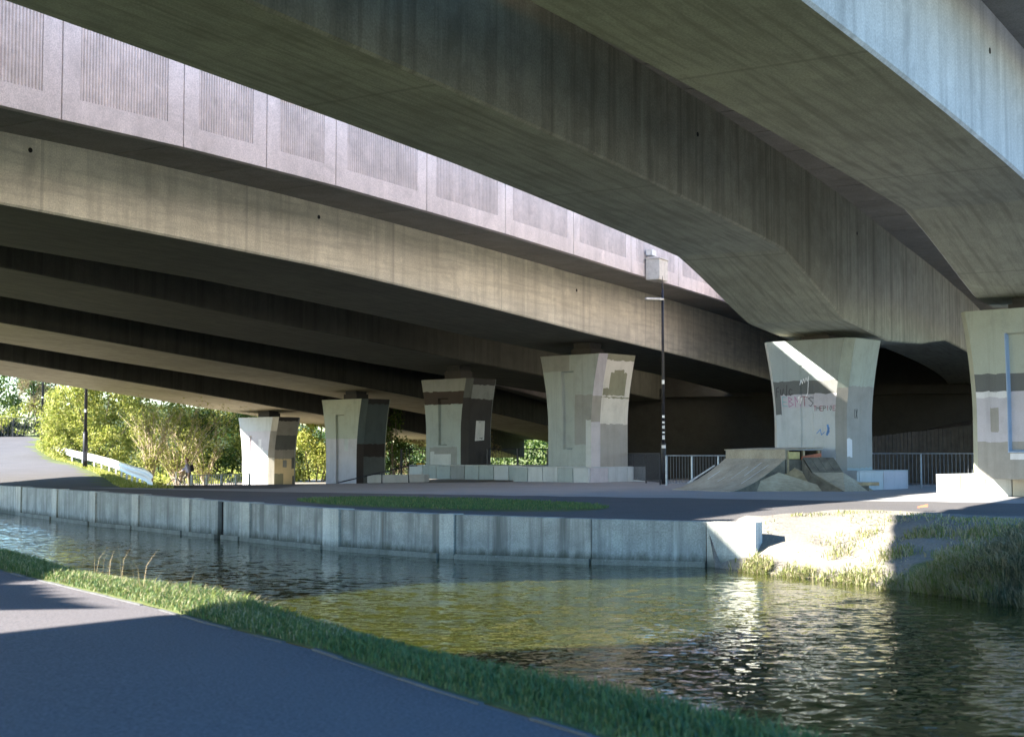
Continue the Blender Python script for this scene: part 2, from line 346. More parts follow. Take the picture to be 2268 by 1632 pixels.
def terrain():
    line = []
    for a, b in zip(BANK, BANK[1:]):
        L = math.hypot(b[0]-a[0], b[1]-a[1]); near = (-25 < a[0] < 9) and a[1] > 10
        n_ = max(1, int(L/(.3 if near else 4)))
        for i in range(n_): line.append((a[0]+(b[0]-a[0])*i/n_, a[1]+(b[1]-a[1])*i/n_))
    line.append(BANK[-1])
    ds = [0, .12]+list(np.arange(.3, 8, .3))+list(np.arange(8, 46, .8))+list(np.arange(46, 120, 3))+[130, 160, 200, 260, 400, 700]
    V = []; A = {'pave': [], 'soil': [], 'turf': []}
    qend = QUAY[-1]; e = 0
    for (bx, by) in line:
        onbank = by < qend[1]-1e-6 and bx > qend[0]-1e-6
        e = math.hypot(bx-qend[0], by-qend[1]) if onbank else 0
        wd = 1.0+2.8*smooth(0, 3, e)
        for d in ds:
            x, y = bx+INL.x*(d+(0 if onbank else .05)), by+INL.y*(d+(0 if onbank else .05))
            z = gz(x, y)
            if not onbank and -18 < bx < 3.7 and d < 7: z += (QZ(bx)-.022)*(1-smooth(.3, 6.5, d))
            if onbank:
                t = d/wd
                if t < 1: z = -1.0+1.0*(t**.75)*(1-.25*(1-t))+ .07*math.sin(x*3.1+y*1.7)*math.sin(y*2.3)*(t*(1-t)*4)+random.uniform(-.02, .02)
                elif d < 9: z += .03*math.sin(x*2+y)*math.sin(y*1.3)
            V.append((x, y, z))
            pv = smooth(-.3, .3, y-(45-.53*(x+5.9)))
            if y > 50 and x < -8: pv = 0.
            q = y-(62+.55*x); xg = xguard(y)
            tf = 0.; sl_ = 0.
            if onbank and d < 26:
                sl_ = 1-smooth(4.2, 6.8, d-.6*min(e, 6)*.3) if e < 9 else 1
                tf = smooth(4.2, 6.8, e+1.2*math.sin(d*1.7)*.5)*(1-smooth(3.5, 5, d)) if e < 40 else 1
                if e > 9: tf = max(tf, .9*(1-smooth(4, 5.5, d)))
            r = ell(x, y, -1.7, 35.6, -.62, .78, 5.4, 2.7)
            tf = max(tf, 1-smooth(.8, 1.15, r))
            if q > 3 and x-xg > .6: tf = 1
            if y > 53: tf = max(tf, 1-smooth(1.3, 2.0, abs(x-xg-.2)))
            s9, p9 = sp(x, y)
            if q > 3 and p9 > -47 and x < 14 and x > xg+1: tf, sl_, pv = 0., 1., 0.  # pale soil put here to bounce sun up to the far soffits
            if x > 12 and y > 56 and not onbank: tf, sl_, pv = 0., 0., 0.  # embankment takes the dark tarmac colour to suggest gloom
            if q > 60 and (x > xg+.6 or y > 124): tf = 1
            A['pave'].append(pv); A['soil'].append(sl_); A['turf'].append(tf)
    n_ = len(ds); F = []
    for i in range(len(line)-1):
        for j in range(n_-1): F.append((i*n_+j, (i+1)*n_+j, (i+1)*n_+j+1, i*n_+j+1))
    me = bpy.data.meshes.new("ground"); me.from_pydata(V, [], F)
    for k, vals in A.items():
        a = me.attributes.new(k, 'FLOAT', 'POINT'); a.data.foreach_set('value', vals)
    me.materials.append(M['ground']); me.polygons.foreach_set('use_smooth', [True]*len(F)); me.update()
    o = bpy.data.objects.new("ground", me); COL.objects.link(o); tag(o, kind='structure'); return o
terrain()

PE = [(16, -16), (.42, 8.35), (-.53, 9.95), (-1.63, 11.99), (-2.92, 13.9), (-3.63, 15.08), (-6.96, 19.96), (-14, 30.8), (-45, 80), (-95, 160)]
PE = polyline(PE, .5)
OUT = Vector((.84, .54))                       # from the path towards the water
def near_side():
    b = MB(); ins = [(-5.0, -.405), (-4.0, -.4), (-2.0, -.385), (0, -.4)]
    for p, q in zip(PE, PE[1:]):
        for (o0, z0), (o1, z1) in zip(ins, ins[1:]):
            b.quad((p[0]+OUT.x*o0, p[1]+OUT.y*o0, z0), (p[0]+OUT.x*o1, p[1]+OUT.y*o1, z1), (q[0]+OUT.x*o1, q[1]+OUT.y*o1, z1), (q[0]+OUT.x*o0, q[1]+OUT.y*o0, z0))
    tag(b.build("towpath", M['path']), kind='structure')
    b = MB(); ins = [(.06, -.40), (.3, -.36), (.75, -.40), (1.05, -.62), (1.4, -1.2)]
    for p, q in zip(PE, PE[1:]):
        for (o0, z0), (o1, z1) in zip(ins, ins[1:]):
            b.quad((p[0]+OUT.x*o0, p[1]+OUT.y*o0, z0), (p[0]+OUT.x*o1, p[1]+OUT.y*o1, z1), (q[0]+OUT.x*o1, q[1]+OUT.y*o1, z1), (q[0]+OUT.x*o0, q[1]+OUT.y*o0, z0))
    o = b.build("towpath_verge", M['ground'], smooth_=True); tag(o, kind='structure')
    for k, v_ in (('pave', 0.), ('soil', 0.), ('turf', 1.)):
        a = o.data.attributes.new(k, 'FLOAT', 'POINT'); a.data.foreach_set('value', [v_]*len(o.data.vertices))
    b = MB()
    for p, q in zip(PE, PE[1:]):
        b.quad((p[0]-5*OUT.x, p[1]-5*OUT.y, -.41), (q[0]-5*OUT.x, q[1]-5*OUT.y, -.41), (q[0]-200, q[1]-130, 0), (p[0]-200, p[1]-130, 0))
    o = b.build("towpath_field", M['ground']); tag(o, kind='structure')
    for k, v_ in (('pave', 0.), ('soil', 0.), ('turf', 1.)):
        a = o.data.attributes.new(k, 'FLOAT', 'POINT'); a.data.foreach_set('value', [v_]*len(o.data.vertices))
    b = MB()                                   # thin concrete edging along the asphalt
    for i, (p, q) in enumerate(zip(PE, PE[1:])):
        j = (random.uniform(-.01, .01))
        P = [(p[0], p[1]), (q[0], q[1])]
        b.hexa([(P[0][0]+.0*OUT.x, P[0][1], -.5), (P[1][0], P[1][1], -.5), (P[1][0]+.04*OUT.x, P[1][1]+.04*OUT.y, -.5), (P[0][0]+.04*OUT.x, P[0][1]+.04*OUT.y, -.5),
                (P[0][0], P[0][1], -.392+j), (P[1][0], P[1][1], -.392+j), (P[1][0]+.04*OUT.x, P[1][1]+.04*OUT.y, -.392+j), (P[0][0]+.04*OUT.x, P[0][1]+.04*OUT.y, -.392+j)])
    tag(b.build("path_edging", M['edging']), kind='structure')
near_side()
def water():
    far = [(x+INL.x*.6, y+INL.y*.6) for x, y in BANK]
    near = [(-95, 160), (-75, 128), (-45, 80), (-14, 30.8), (-11.5, 27), (-9.5, 24), (-8, 21.6), (-6.96, 19.96), (-5.5, 18), (-4.5, 16.5), (-3.63, 15.08), (-2.92, 13.9), (-1.63, 12), (-.5, 9.95), (.42, 8.35), (1, 7.4), (3, 4.3), (5, 1.2), (7, -2), (9, -5), (12, -10), (16, -16), (40, -60)]
    near = [(x+OUT.x*1.0, y+OUT.y*1.0) for x, y in near][:len(far)]
    while len(near) < len(far): near.append(near[-1])
    b = MB()
    for i in range(len(far)-1): b.quad((*near[i], WATER), (*far[i], WATER), (*far[i+1], WATER), (*near[i+1], WATER))
    tag(b.build("canal_water", M['water']), kind='structure')
water()

# ---------------------------------------------------------------- viaduct decks
def haunch(s, c, drop, L=7.4, flat=1.3, L2=None):
    if L2 and s > c: L = L2
    d = abs(s-c)
    t = 1-min(max((d-flat)/L, 0), 1)
    return drop*(t+.05*math.sin(2*math.pi*(t-.5))/math.pi*1.0)
def stations(s0, s1, extra=()):
    S = set(np.round(np.arange(s0, s1+.01, 1.0), 3)) | set(np.round(extra, 3)); return sorted(S)
def deck(label, pl, pr, zs, zt, tl, tr, s0, s1, webmat, extra=(), slabs_right=None, parapet_l=True, parapet_r=True, ph=1.4, pdrop=.35, webleft=None, sof=None):
    TL = tl if callable(tl) else (lambda s, v=tl: v)
    S = stations(s0, s1, extra)
    c = arc(0, (pl+pr)/2, 0)
    root = empty("viaduct_deck", c); tag(root, label, "viaduct deck", "concrete box girder decks of the viaduct")
    off = Vector(c)
    L = lambda s, p, z: arc(s, p, z)-off
    b = MB(); ch = .05
    for s, t in zip(S, S[1:]):
        a0, a1 = zs(s), zs(t); t0, t1 = zt(s), zt(t)
        b.quad(L(s, pl+ch, a0), L(t, pl+ch, a1), L(t, pr-ch, a1), L(s, pr-ch, a0), 0, [(s, pl), (t, pl), (t, pr), (s, pr)])
        b.quad(L(s, pr-ch, a0), L(t, pr-ch, a1), L(t, pr, a1+ch), L(s, pr, a0+ch), 1, [(s, a0), (t, a1), (t, a1+ch), (s, a0+ch)])
        b.quad(L(s, pr, a0+ch), L(t, pr, a1+ch), L(t, pr, t1), L(s, pr, t0), 1, [(s, a0+ch), (t, a1+ch), (t, t1), (s, t0)])
        b.quad(L(t, pl+ch, a1), L(s, pl+ch, a0), L(s, pl, a0+ch), L(t, pl, a1+ch), 2, [(t, a1), (s, a0), (s, a0+ch), (t, a1+ch)])
        b.quad(L(t, pl, a1+ch), L(s, pl, a0+ch), L(s, pl, t0), L(t, pl, t1), 2, [(t, a1), (s, a0), (s, t0), (t, t1)])
    b.build("box_girder", [sof or M['soffit'], webmat, webleft or webmat], root)
    b = MB()
    for s, t in zip(S, S[1:]):
        t0, t1 = zt(s), zt(t); T = .32
        r_in = pr if slabs_right else tr
        if slabs_right:
            b.quad(L(s, TL(s), t0), L(t, TL(t), t1), L(t, pr, t1), L(s, pr, t0))
            b.quad(L(s, TL(s), t0+T), L(s, tr, t0+T), L(t, tr, t1+T), L(t, TL(t), t1+T))
        else:
            b.quad(L(s, TL(s), t0), L(t, TL(t), t1), L(t, tr, t1), L(s, tr, t0))
            b.quad(L(s, TL(s), t0+T), L(s, tr, t0+T), L(t, tr, t1+T), L(t, TL(t), t1+T))
            b.quad(L(s, tr, t0), L(t, tr, t1), L(t, tr, t1+T), L(s, tr, t0+T))
        b.quad(L(t, TL(t), t1), L(s, TL(s), t0), L(s, TL(s), t0+T), L(t, TL(t), t1+T))
    b.build("deck_slab", M['slab'], root)
    if slabs_right:
        for s, t in zip(slabs_right, slabs_right[1:]):
            b = MB(); g = .03
            z0, z1 = zt(s), zt(t)
            P = [L(s+g, pr, z0-.004), L(t-g, pr, z1-.004), L(t-g, tr, z1-.004), L(s+g, tr, z0-.004), L(s+g, pr, z0+.30), L(t-g, pr, z1+.30), L(t-g, tr, z1+.30), L(s+g, tr, z0+.30)]
            b.hexa(P); b.build("cantilever_slab", M['slab'], root)
    for on, P0, P1 in ((parapet_l, lambda s: TL(s)-.25, lambda s: TL(s)), (parapet_r, lambda s: tr, lambda s: tr+.25)):
        if not on: continue
        b = MB()
        for s, t in zip(S, S[1:]):
            z0, z1 = zt(s)-pdrop, zt(t)-pdrop; h = ph+pdrop+.32
            b.quad(L(s, P0(s), z0), L(t, P0(t), z1), L(t, P1(t), z1), L(s, P1(s), z0))
            b.quad(L(s, P0(s), z0+h), L(s, P1(s), z0+h), L(t, P1(t), z1+h), L(t, P0(t), z1+h))
            b.quad(L(s, P1(s), z0), L(t, P1(t), z1), L(t, P1(t), z1+h), L(s, P1(s), z0+h))
            b.quad(L(t, P0(t), z1), L(s, P0(s), z0), L(s, P0(s), z0+h), L(t, P0(t), z1+h))
        b.build("parapet", M['panel'], root)
    return root, off

# A1 with its precast ribbed parapet panels
zA1 = lerp_table([(-12, 6.87), (0, 6.71), (9, 6.42), (18.7, 6.09), (27, 5.95), (40, 5.76), (60, 5.5)])
PARZ = lerp_table([(-40, 8.4), (-14, 8.43), (-9, 8.52), (-2.7, 8.53), (6.7, 8.44), (17, 8.31), (31, 8.35)])
joints = [-62, -57.5, -53, -48.5, -44, -42, -40, -38.3, -37.6, -36.9, -36.2, -35.5, -34.8, -34.1, -33.4, -32.6, -31.6, -30.5, -26.3, -21.6, -17.2, -12.5, -8.75, -5.7, -2.75, 1.85, 6.75, 12.0, 17.5, 23.1, 28.6, 34, 39.5, 45, 50.5, 56, 61.5, 67, 72.5, 78, 83.5, 89, 94.5, 100, 105.5, 111]
ztA1 = lambda s: PARZ(s)+.08
A1, offA = deck("concrete box girder deck with the lilac ribbed parapet, over the middle columns", -11.6, -6.4, zA1, ztA1, -14.0, -4.28, -62, 111, M['web_a'], slabs_right=joints, parapet_l=False, parapet_r=False, sof=M['soffit_shade'])
def panel(s0, s1, p, zb, h, sl=0.):
    a = arc(s0+.02, p, zb(s0)); c = arc(s1-.02, p, zb(s1))
    U = c-a; Lh = math.hypot(U.x, U.y); n_ = Vector((U.y, -U.x, 0)).normalized(); u = U/Lh
    b = MB(); z = Vector((0, 0, 1)); th = .22
    W = lambda uu, vv, dd: a+u*uu+z*(vv+(sl*(uu/Lh-.5) if vv > h-1e-6 else 0))+n_*dd-offA
    bu, bv, bt = .50, min(.52, h*.4), h-(.30 if h > 2.65 else .06)
    b.quad(W(0, 0, -th), W(0, h, -th), W(Lh, h, -th), W(Lh, 0, -th)); b.quad(W(0, 0, -th), W(Lh, 0, -th), W(Lh, 0, 0), W(0, 0, 0))
    b.quad(W(0, h, 0), W(Lh, h, 0), W(Lh, h, -th), W(0, h, -th)); b.quad(W(0, 0, -th), W(0, 0, 0), W(0, h, 0), W(0, h, -th)); b.quad(W(Lh, 0, 0), W(Lh, 0, -th), W(Lh, h, -th), W(Lh, h, 0))
    b.quad(W(0, 0, 0), W(Lh, 0, 0), W(Lh, bv, 0), W(0, bv, 0)); b.quad(W(0, bt, 0), W(Lh, bt, 0), W(Lh, h, 0), W(0, h, 0))
    b.quad(W(0, bv, 0), W(bu, bv, 0), W(bu, bt, 0), W(0, bt, 0)); b.quad(W(Lh-bu, bv, 0), W(Lh, bv, 0), W(Lh, bt, 0), W(Lh-bu, bt, 0))
    r = -.045
    b.quad(W(bu, bv, 0), W(Lh-bu, bv, 0), W(Lh-bu, bv, r), W(bu, bv, r)); b.quad(W(bu, bt, r), W(Lh-bu, bt, r), W(Lh-bu, bt, 0), W(bu, bt, 0))
    b.quad(W(bu, bv, 0), W(bu, bv, r), W(bu, bt, r), W(bu, bt, 0)); b.quad(W(Lh-bu, bv, r), W(Lh-bu, bv, 0), W(Lh-bu, bt, 0), W(Lh-bu, bt, r))
    o = b.build("parapet_panel", M['panel'], A1)
    # vertical ribs of the inset field
    b = MB(); n2 = max(12, int((Lh-2*bu)/.088)); st = (Lh-2*bu)/n2
    prof = [(0, r), (.12, r), (.32, r+.036), (.68, r+.036), (.88, r), (1, r)]
    for i in range(n2):
        for (f0, d0), (f1, d1) in zip(prof, prof[1:]):
            x0, x1 = bu+(i+f0)*st, bu+(i+f1)*st
            b.quad(W(x0, bv, d0), W(x1, bv, d1), W(x1, bt, d1), W(x0, bt, d0))
    b.build("ribbed_field", M['rib'], o)
def PH(s):  # panel tops out of sight, shaped to cut the sun patches below
    if -38.3 < s < -30.6: return max(.3, float(np.interp(-s, [31.5, 32.9, 34.1, 35.7, 37.3, 38.3], [0, .25, 1.05, 1.85, 2.85, 3.5])))
    for lim, h in ((-42, 2.5), (-38.3, 2.6), (-26.3, .4), (-21.6, 3.25), (-17.2, 2.6), (-12.5, 2.35), (-8.75, 2.4), (-5.7, 2.2), (-2.75, 1.95), (1.85, 2.0), (6.75, 2.25)):
        if s < lim: return h
    return 2.7
for s0, s1 in zip(joints, joints[1:]): panel(s0, s1, -4.0, PARZ, PH(.5*(s0+s1)), PH(s1-1e-3)-PH(s0+1e-3) if -38.4 < s0 and s1 < -30.6 else 0.)

zA2 = lerp_table([(1.2, 6.79), (11.4, 6.31), (27, 5.73), (45, 5.3), (70, 4.9)])
zA3 = lerp_table([(-20, 12), (-4, 8.0), (-1, 7.25), (3, 6.5), (5, 6.31), (16.6, 5.67), (34.6, 4.84), (65, 3.4), (100, 1.7)])  # raised out of view at the left so sun passes beneath
zA4 = lerp_table([(-12, 12), (-4, 9.6), (2, 7.8), (6.5, 6.55), (9.2, 5.93), (14.5, 5.61), (25.5, 4.92), (40.6, 4.03), (45, 3.8), (68, 2.55), (100, .8)])  # steep unseen left end lets sunlight reach the ramp road
deck("shade-dark concrete box girder deck directly behind the ribbed parapet deck", -21.7, -16.5, zA2, lambda s: min(zA2(s)+2.0, ztA1(s)), -23.5, -14.05, -62, 110, M['web_shade'], parapet_l=False, parapet_r=False, sof=M['soffit_shade'])
deck("descending concrete box girder deck second from the far side, with its soffit coloured warm as if lit", -30.9, -25.7, zA3, lambda s: zA3(s)+1.7, -32.75, -23.6, -62, 96, M['web_shade'], parapet_l=False, parapet_r=True, ph=.9, sof=M['soffit_bounce'])
deck("farthest and lowest concrete box girder deck, sloping down above the bushes", -40.2, -35.0, zA4, lambda s: zA4(s)+1.7, -42.4, -32.8, -62, 100, M['web_shade'], parapet_r=False, ph=.9, sof=M['soffit_bounce'])
zB0 = lerp_table([(-44, 9.7), (-24, 9.15), (-21.8, 8.85), (-20.2, 8.0), (-20, 7.97), (-8, 7.5), (4, 6.88), (13, 6.43), (22, 6.0), (50, 5.9), (110, 5.8)])  # unseen left end lifted to widen the sunlit strip on the bank
zB = lambda s: zB0(s)-haunch(s, 12.8, 1.18, 6.0, 2.8, 12)-haunch(s, -40, 3.3, 1.2, 9)  # deep haunch out of view is shaped to shadow the near path
ztB = lerp_table([(-40, 11.5), (-10, 10.08), (-4.4, 9.9), (3.5, 9.58), (10, 9.3), (18, 8.9), (30, 8.6), (60, 8.4), (110, 8.3)])
exB = [12.8-8.8, 12.8-2.8, 12.8+2.8, 12.8+14.8, -29.8, -31, -49, -50.2, -21.8, -20.2]
slabsB = [-62, -50, -40, -30, -20, -14, -10, -7.4, -5.1, -2.9, -.7, 1.5, 3.8, 6.1, 8.5, 10.9, 13.3, 15.8, 18.3, 21, 24, 28, 34, 42, 52, 64, 80, 110]
Bd, offB = deck("concrete box girder deck through the middle of the picture, haunched over the graffitied column", 3.2, 6.4, zB, ztB, lambda s: .9-4.75*smooth(25, 32, s), 8.62, -62, 110, M['web_b'], exB, slabs_right=slabsB, parapet_r=False, webleft=M['web_bounce'])  # left edge widens far back to keep sun off the background
zC0 = lerp_table([(-16, 7.2), (-3, 6.93), (7, 6.7), (30, 6.4), (110, 6.2)])
zC = lambda s: zC0(s)-haunch(s, 8.0, 1.18)-haunch(s, -50, 1.4)
ztC = lambda s: 9.7
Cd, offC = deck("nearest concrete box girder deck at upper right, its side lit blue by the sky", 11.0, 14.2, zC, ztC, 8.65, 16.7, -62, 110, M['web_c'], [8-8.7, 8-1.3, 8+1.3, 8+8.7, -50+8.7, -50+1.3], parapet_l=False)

def drain(x, y, p, parent, off, r):
    s, z = at_p(x, y, p); h, n_ = heading(s); c = arc(s, p, z)-off
    b = MB(); b.tube([c-n_*.05, c+n_*.012], r, 12); b.build("drain_hole", M['dark'], parent)
for x, y in ((67, 333), (706, 481), (1277, 643)): drain(x, y, -6.4, A1, offA, .06)
for x, y in ((1545, 298), (1898, 517)): drain(x, y, 6.4, Bd, offB, .055)
drain(2192, 113, 14.2, Cd, offC, .06)

# ---------------------------------------------------------------- columns
E1 = Vector((.741, -.671, 0)); E2 = Vector((.671, .741, 0))
def pier(label, x, y, Z, zbase, base, rects, L=3.2, Lb=2.35, D=2.2, rec=(.36, .56, .16, .86), rdepth=.13, soffit=None, recmat=None, seed=1):
    F = at(x, y, Z); zt = F.z; H = zt-zbase
    Cc = F+E1*(L/2)+E2*(D/2); ctr = Vector((Cc.x, Cc.y, zbase))
    root = empty("bridge_column", ctr); tag(root, label, "column", "flared concrete columns in a row under the decks")
    R = random.Random(seed); c1, c2 = .26, .30
    keys = []; mats = []
    def mi(k):
        if k not in keys: keys.append(k); mats.append(M[k])
        return keys.index(k)
    mi(base)
    def half(t): return Lb/2+(L-Lb)/2*(max(0, (t-.38)/.62)**1.7)
    def P(face, u, t, off=0.):
        h = half(t); d = D/2
        seg = {'f': ((-h, -d), (h, -d)), 'c': ((h, -d), (h+c1, -d+c2)), 's': ((h+c1, -d+c2), (h+c1, d-c2)), 'd': ((h+c1, d-c2), (h, d)),
               'b': ((h, d), (-h, d)), 'e': ((-h, d), (-h-c1, d-c2)), 'l': ((-h-c1, d-c2), (-h-c1, -d+c2)), 'g': ((-h-c1, -d+c2), (-h, -d))}[face]
        (a, b_), (c, d_) = seg; n_ = Vector((d_-b_, -(c-a))).normalized()
        q = (a+(c-a)*u+n_.x*off, b_+(d_-b_)*u+n_.y*off)
        return E1*q[0]+E2*q[1]+Vector((0, 0, H*t))
    vb = set(np.round(np.linspace(0, 1, 15), 4))
    for r in rects: vb |= {r[3], r[4]}
    if rec: vb |= {rec[2], rec[2]+.012, rec[3], rec[3]-.012}
    vb = sorted(vb); vb = [v for i, v in enumerate(vb) if i == 0 or v-vb[i-1] > .004]
    b = MB()
    for face in 'fcsdbelg':
        ub = {0., 1.}
        if face in 'fs': ub |= set(np.round(np.linspace(0, 1, 13), 4))
        for r in rects:
            if r[0] == face: ub |= {r[1], r[2]}
        if face == 'f' and rec: ub |= {rec[0], rec[0]+.022, rec[1], rec[1]-.022}
        ub = sorted(ub); ub = [v for i, v in enumerate(ub) if i == 0 or v-ub[i-1] > .003]
        ids = {}
        for i, u in enumerate(ub):
            for j, t in enumerate(vb):
                off = 0.
                if face == 'f' and rec and rec[0]+.01 < u < rec[1]-.01 and rec[2]+.006 < t < rec[3]-.006: off = -rdepth
                jt = R.uniform(-.007, .007) if (0 < j < len(vb)-1 and 0 < i < len(ub)-1 and off == 0 and not (face == 'f' and rec and rec[0]-.01 <= u <= rec[1]+.01)) else 0
                ids[i, j] = b.vert(P(face, u, t+jt, off))
        for i in range(len(ub)-1):
            for j in range(len(vb)-1):
                uc, tc = (ub[i]+ub[i+1])/2, (vb[j]+vb[j+1])/2; k = base
                if recmat and face == 'f' and rec and rec[0]+.02 < uc < rec[1]-.02 and rec[2]+.01 < tc < rec[3]-.01: k = recmat
                for r in rects:
                    if r[0] == face and r[1] <= uc <= r[2] and r[3] <= tc <= r[4]: k = r[5]
                b.face((ids[i, j], ids[i+1, j], ids[i+1, j+1], ids[i, j+1]), mi(k))
    top = [b.vert(P(f, 0, 1)) for f in 'fcsdbelg']; b.face(top, 0)
    b.build("shaft", mats, root)
    if soffit:
        g = soffit-zt
        b = MB(); b.box(E1*-.55-E2*.45+Vector((0, 0, H)), E1*1.1, E2*.9, (0, 0, g*.55)); b.build("bearing_plinth", M['p_slate'], root)  # plinth coloured dark for the gloom of the gap
        b = MB(); b.box(E1*-.45-E2*.4+Vector((0, 0, H+g*.55)), E1*.9, E2*.8, (0, 0, g*.5)); b.build("bearing", M['bearing'], root)
    def surf(face, u, t, off=.006): return P(face, u, t, off)
    return root, surf, ctr
def stroke(surf, face, pts, wd, m, root, name="graffiti"):
    b = MB()
    for a, c in zip(pts, pts[1:]):
        a, c = Vector(a), Vector(c); d = (c-a); 
        if d.length < 1e-6: continue
        d.normalize(); n_ = Vector((-d.y, d.x))*wd
        a2, c2 = a-d*wd*.6, c+d*wd*.6
        q = [surf(face, p.x/2.6+.5, p.y/5.) for p in (a2-n_, c2-n_, c2+n_, a2+n_)]
        b.quad(*q, m)
    return b
def plinth(root, ctr, corner, Lf, Ls, zt, zb, nf, ns, pats, back=True):
    # corner: near corner of the low wall (front run goes back along -E1, side run along +E2)
    o = Vector((corner[0], corner[1], 0))-Vector((ctr.x, ctr.y, 0)); o.z = -ctr.z
    core = MB(); g = .12
    core.box(o-E1*(Lf-g)-E1*0+E2*g-E1*0+Vector((0, 0, zb)), E1*(Lf-2*g), E2*(Ls-2*g), (0, 0, zt-zb-.02))
    pl = core.build("plinth", M['p_midgrey'], root)
    for k in range(nf):
        a, c = Lf*k/nf, Lf*(k+1)/nf
        m = pats[k % len(pats)]
        b = MB(); b.box(o-E1*c+E1*.012+Vector((0, 0, zb)), E1*(c-a-.024), E2*g, (0, 0, zt-zb)); b.build("plinth_panel", M[m], pl, bevel=.012)
    for k in range(ns):
        a, c = Ls*k/ns, Ls*(k+1)/ns
        if k == 0: a += g+.004
        m = pats[(nf+k) % len(pats)]
        b = MB(); b.box(o+E2*(a+.012)-E1*g+Vector((0, 0, zb)), E1*g, E2*(c-a-.024), (0, 0, zt-zb)); b.build("plinth_panel", M[m], pl, bevel=.012)
    cap = MB(); cap.box(o-E1*(Lf-.004)+E2*.004+E1*0+Vector((0, 0, zt+.002)), E1*(Lf-.008), E2*(Ls-.008), (0, 0, .035)); cap.build("coping", M['p_pale'], pl, bevel=.008)

# column 1 (far left, partly sunlit)
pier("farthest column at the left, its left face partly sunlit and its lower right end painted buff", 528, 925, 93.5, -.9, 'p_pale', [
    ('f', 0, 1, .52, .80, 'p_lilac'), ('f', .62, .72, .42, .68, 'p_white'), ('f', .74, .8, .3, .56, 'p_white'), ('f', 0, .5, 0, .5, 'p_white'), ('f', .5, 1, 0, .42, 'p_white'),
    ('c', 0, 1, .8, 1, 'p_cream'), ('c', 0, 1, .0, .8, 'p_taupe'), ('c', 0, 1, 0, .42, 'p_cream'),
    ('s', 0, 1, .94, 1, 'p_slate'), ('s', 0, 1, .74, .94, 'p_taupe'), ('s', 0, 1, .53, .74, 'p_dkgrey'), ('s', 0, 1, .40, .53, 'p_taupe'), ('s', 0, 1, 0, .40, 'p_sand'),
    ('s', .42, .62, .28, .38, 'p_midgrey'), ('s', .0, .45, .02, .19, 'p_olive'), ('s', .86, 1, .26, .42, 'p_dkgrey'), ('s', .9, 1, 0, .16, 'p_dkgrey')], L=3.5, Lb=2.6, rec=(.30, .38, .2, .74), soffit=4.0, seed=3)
# column 2
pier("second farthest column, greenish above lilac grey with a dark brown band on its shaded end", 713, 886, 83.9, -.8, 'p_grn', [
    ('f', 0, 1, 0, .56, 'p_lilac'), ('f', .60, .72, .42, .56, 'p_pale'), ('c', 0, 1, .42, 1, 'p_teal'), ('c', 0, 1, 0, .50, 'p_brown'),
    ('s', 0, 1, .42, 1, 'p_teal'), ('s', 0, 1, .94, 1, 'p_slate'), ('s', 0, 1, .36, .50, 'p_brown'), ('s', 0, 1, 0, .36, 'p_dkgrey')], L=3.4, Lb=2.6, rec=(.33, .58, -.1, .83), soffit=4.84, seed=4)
# column 3
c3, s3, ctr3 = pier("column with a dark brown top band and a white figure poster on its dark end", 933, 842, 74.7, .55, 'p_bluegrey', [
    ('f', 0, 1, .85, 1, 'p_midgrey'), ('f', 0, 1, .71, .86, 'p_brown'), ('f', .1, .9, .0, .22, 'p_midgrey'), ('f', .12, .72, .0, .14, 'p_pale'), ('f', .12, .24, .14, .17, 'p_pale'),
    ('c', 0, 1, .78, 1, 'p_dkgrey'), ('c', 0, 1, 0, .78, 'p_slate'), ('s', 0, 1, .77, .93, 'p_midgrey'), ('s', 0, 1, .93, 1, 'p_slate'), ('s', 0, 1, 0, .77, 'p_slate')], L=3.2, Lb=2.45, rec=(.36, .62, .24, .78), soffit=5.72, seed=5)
b = MB(); b.quad(*[s3('s', u, t) for u, t in ((.28, .29), (.70, .30), (.72, .52), (.32, .52))]); po = b.build("poster", M['p_white'], c3)
b = MB()
for pts in ([(.5, .32), (.53, .40), (.50, .46)], [(.36, .33), (.50, .41), (.66, .47)], [(.38, .46), (.50, .42)], [(.62, .32), (.53, .38)]):
    for (a0, b0), (a1, b1) in zip(pts, pts[1:]):
        d = Vector((a1-a0, (b1-b0)*2)).normalized(); n_ = (-d.y*.045, d.x*.022)
        b.quad(*[s3('s', u, t, .010) for u, t in ((a0-n_[0], b0-n_[1]), (a1-n_[0], b1-n_[1]), (a1+n_[0], b1+n_[1]), (a0+n_[0], b0+n_[1]))])
b.quad(*[s3('s', u, t, .010) for u, t in ((.44, .465), (.54, .465), (.54, .505), (.44, .505))])
b.build("printed_figure", M['p_slate'], po)
plinth(c3, ctr3, (.55, 68.), 7.7, 3.6, .6, -.05, 8, 3, ['p_bluegrey', 'p_pale', 'p_bluegrey', 'p_bluegrey', 'p_midgrey', 'p_bluegrey'])
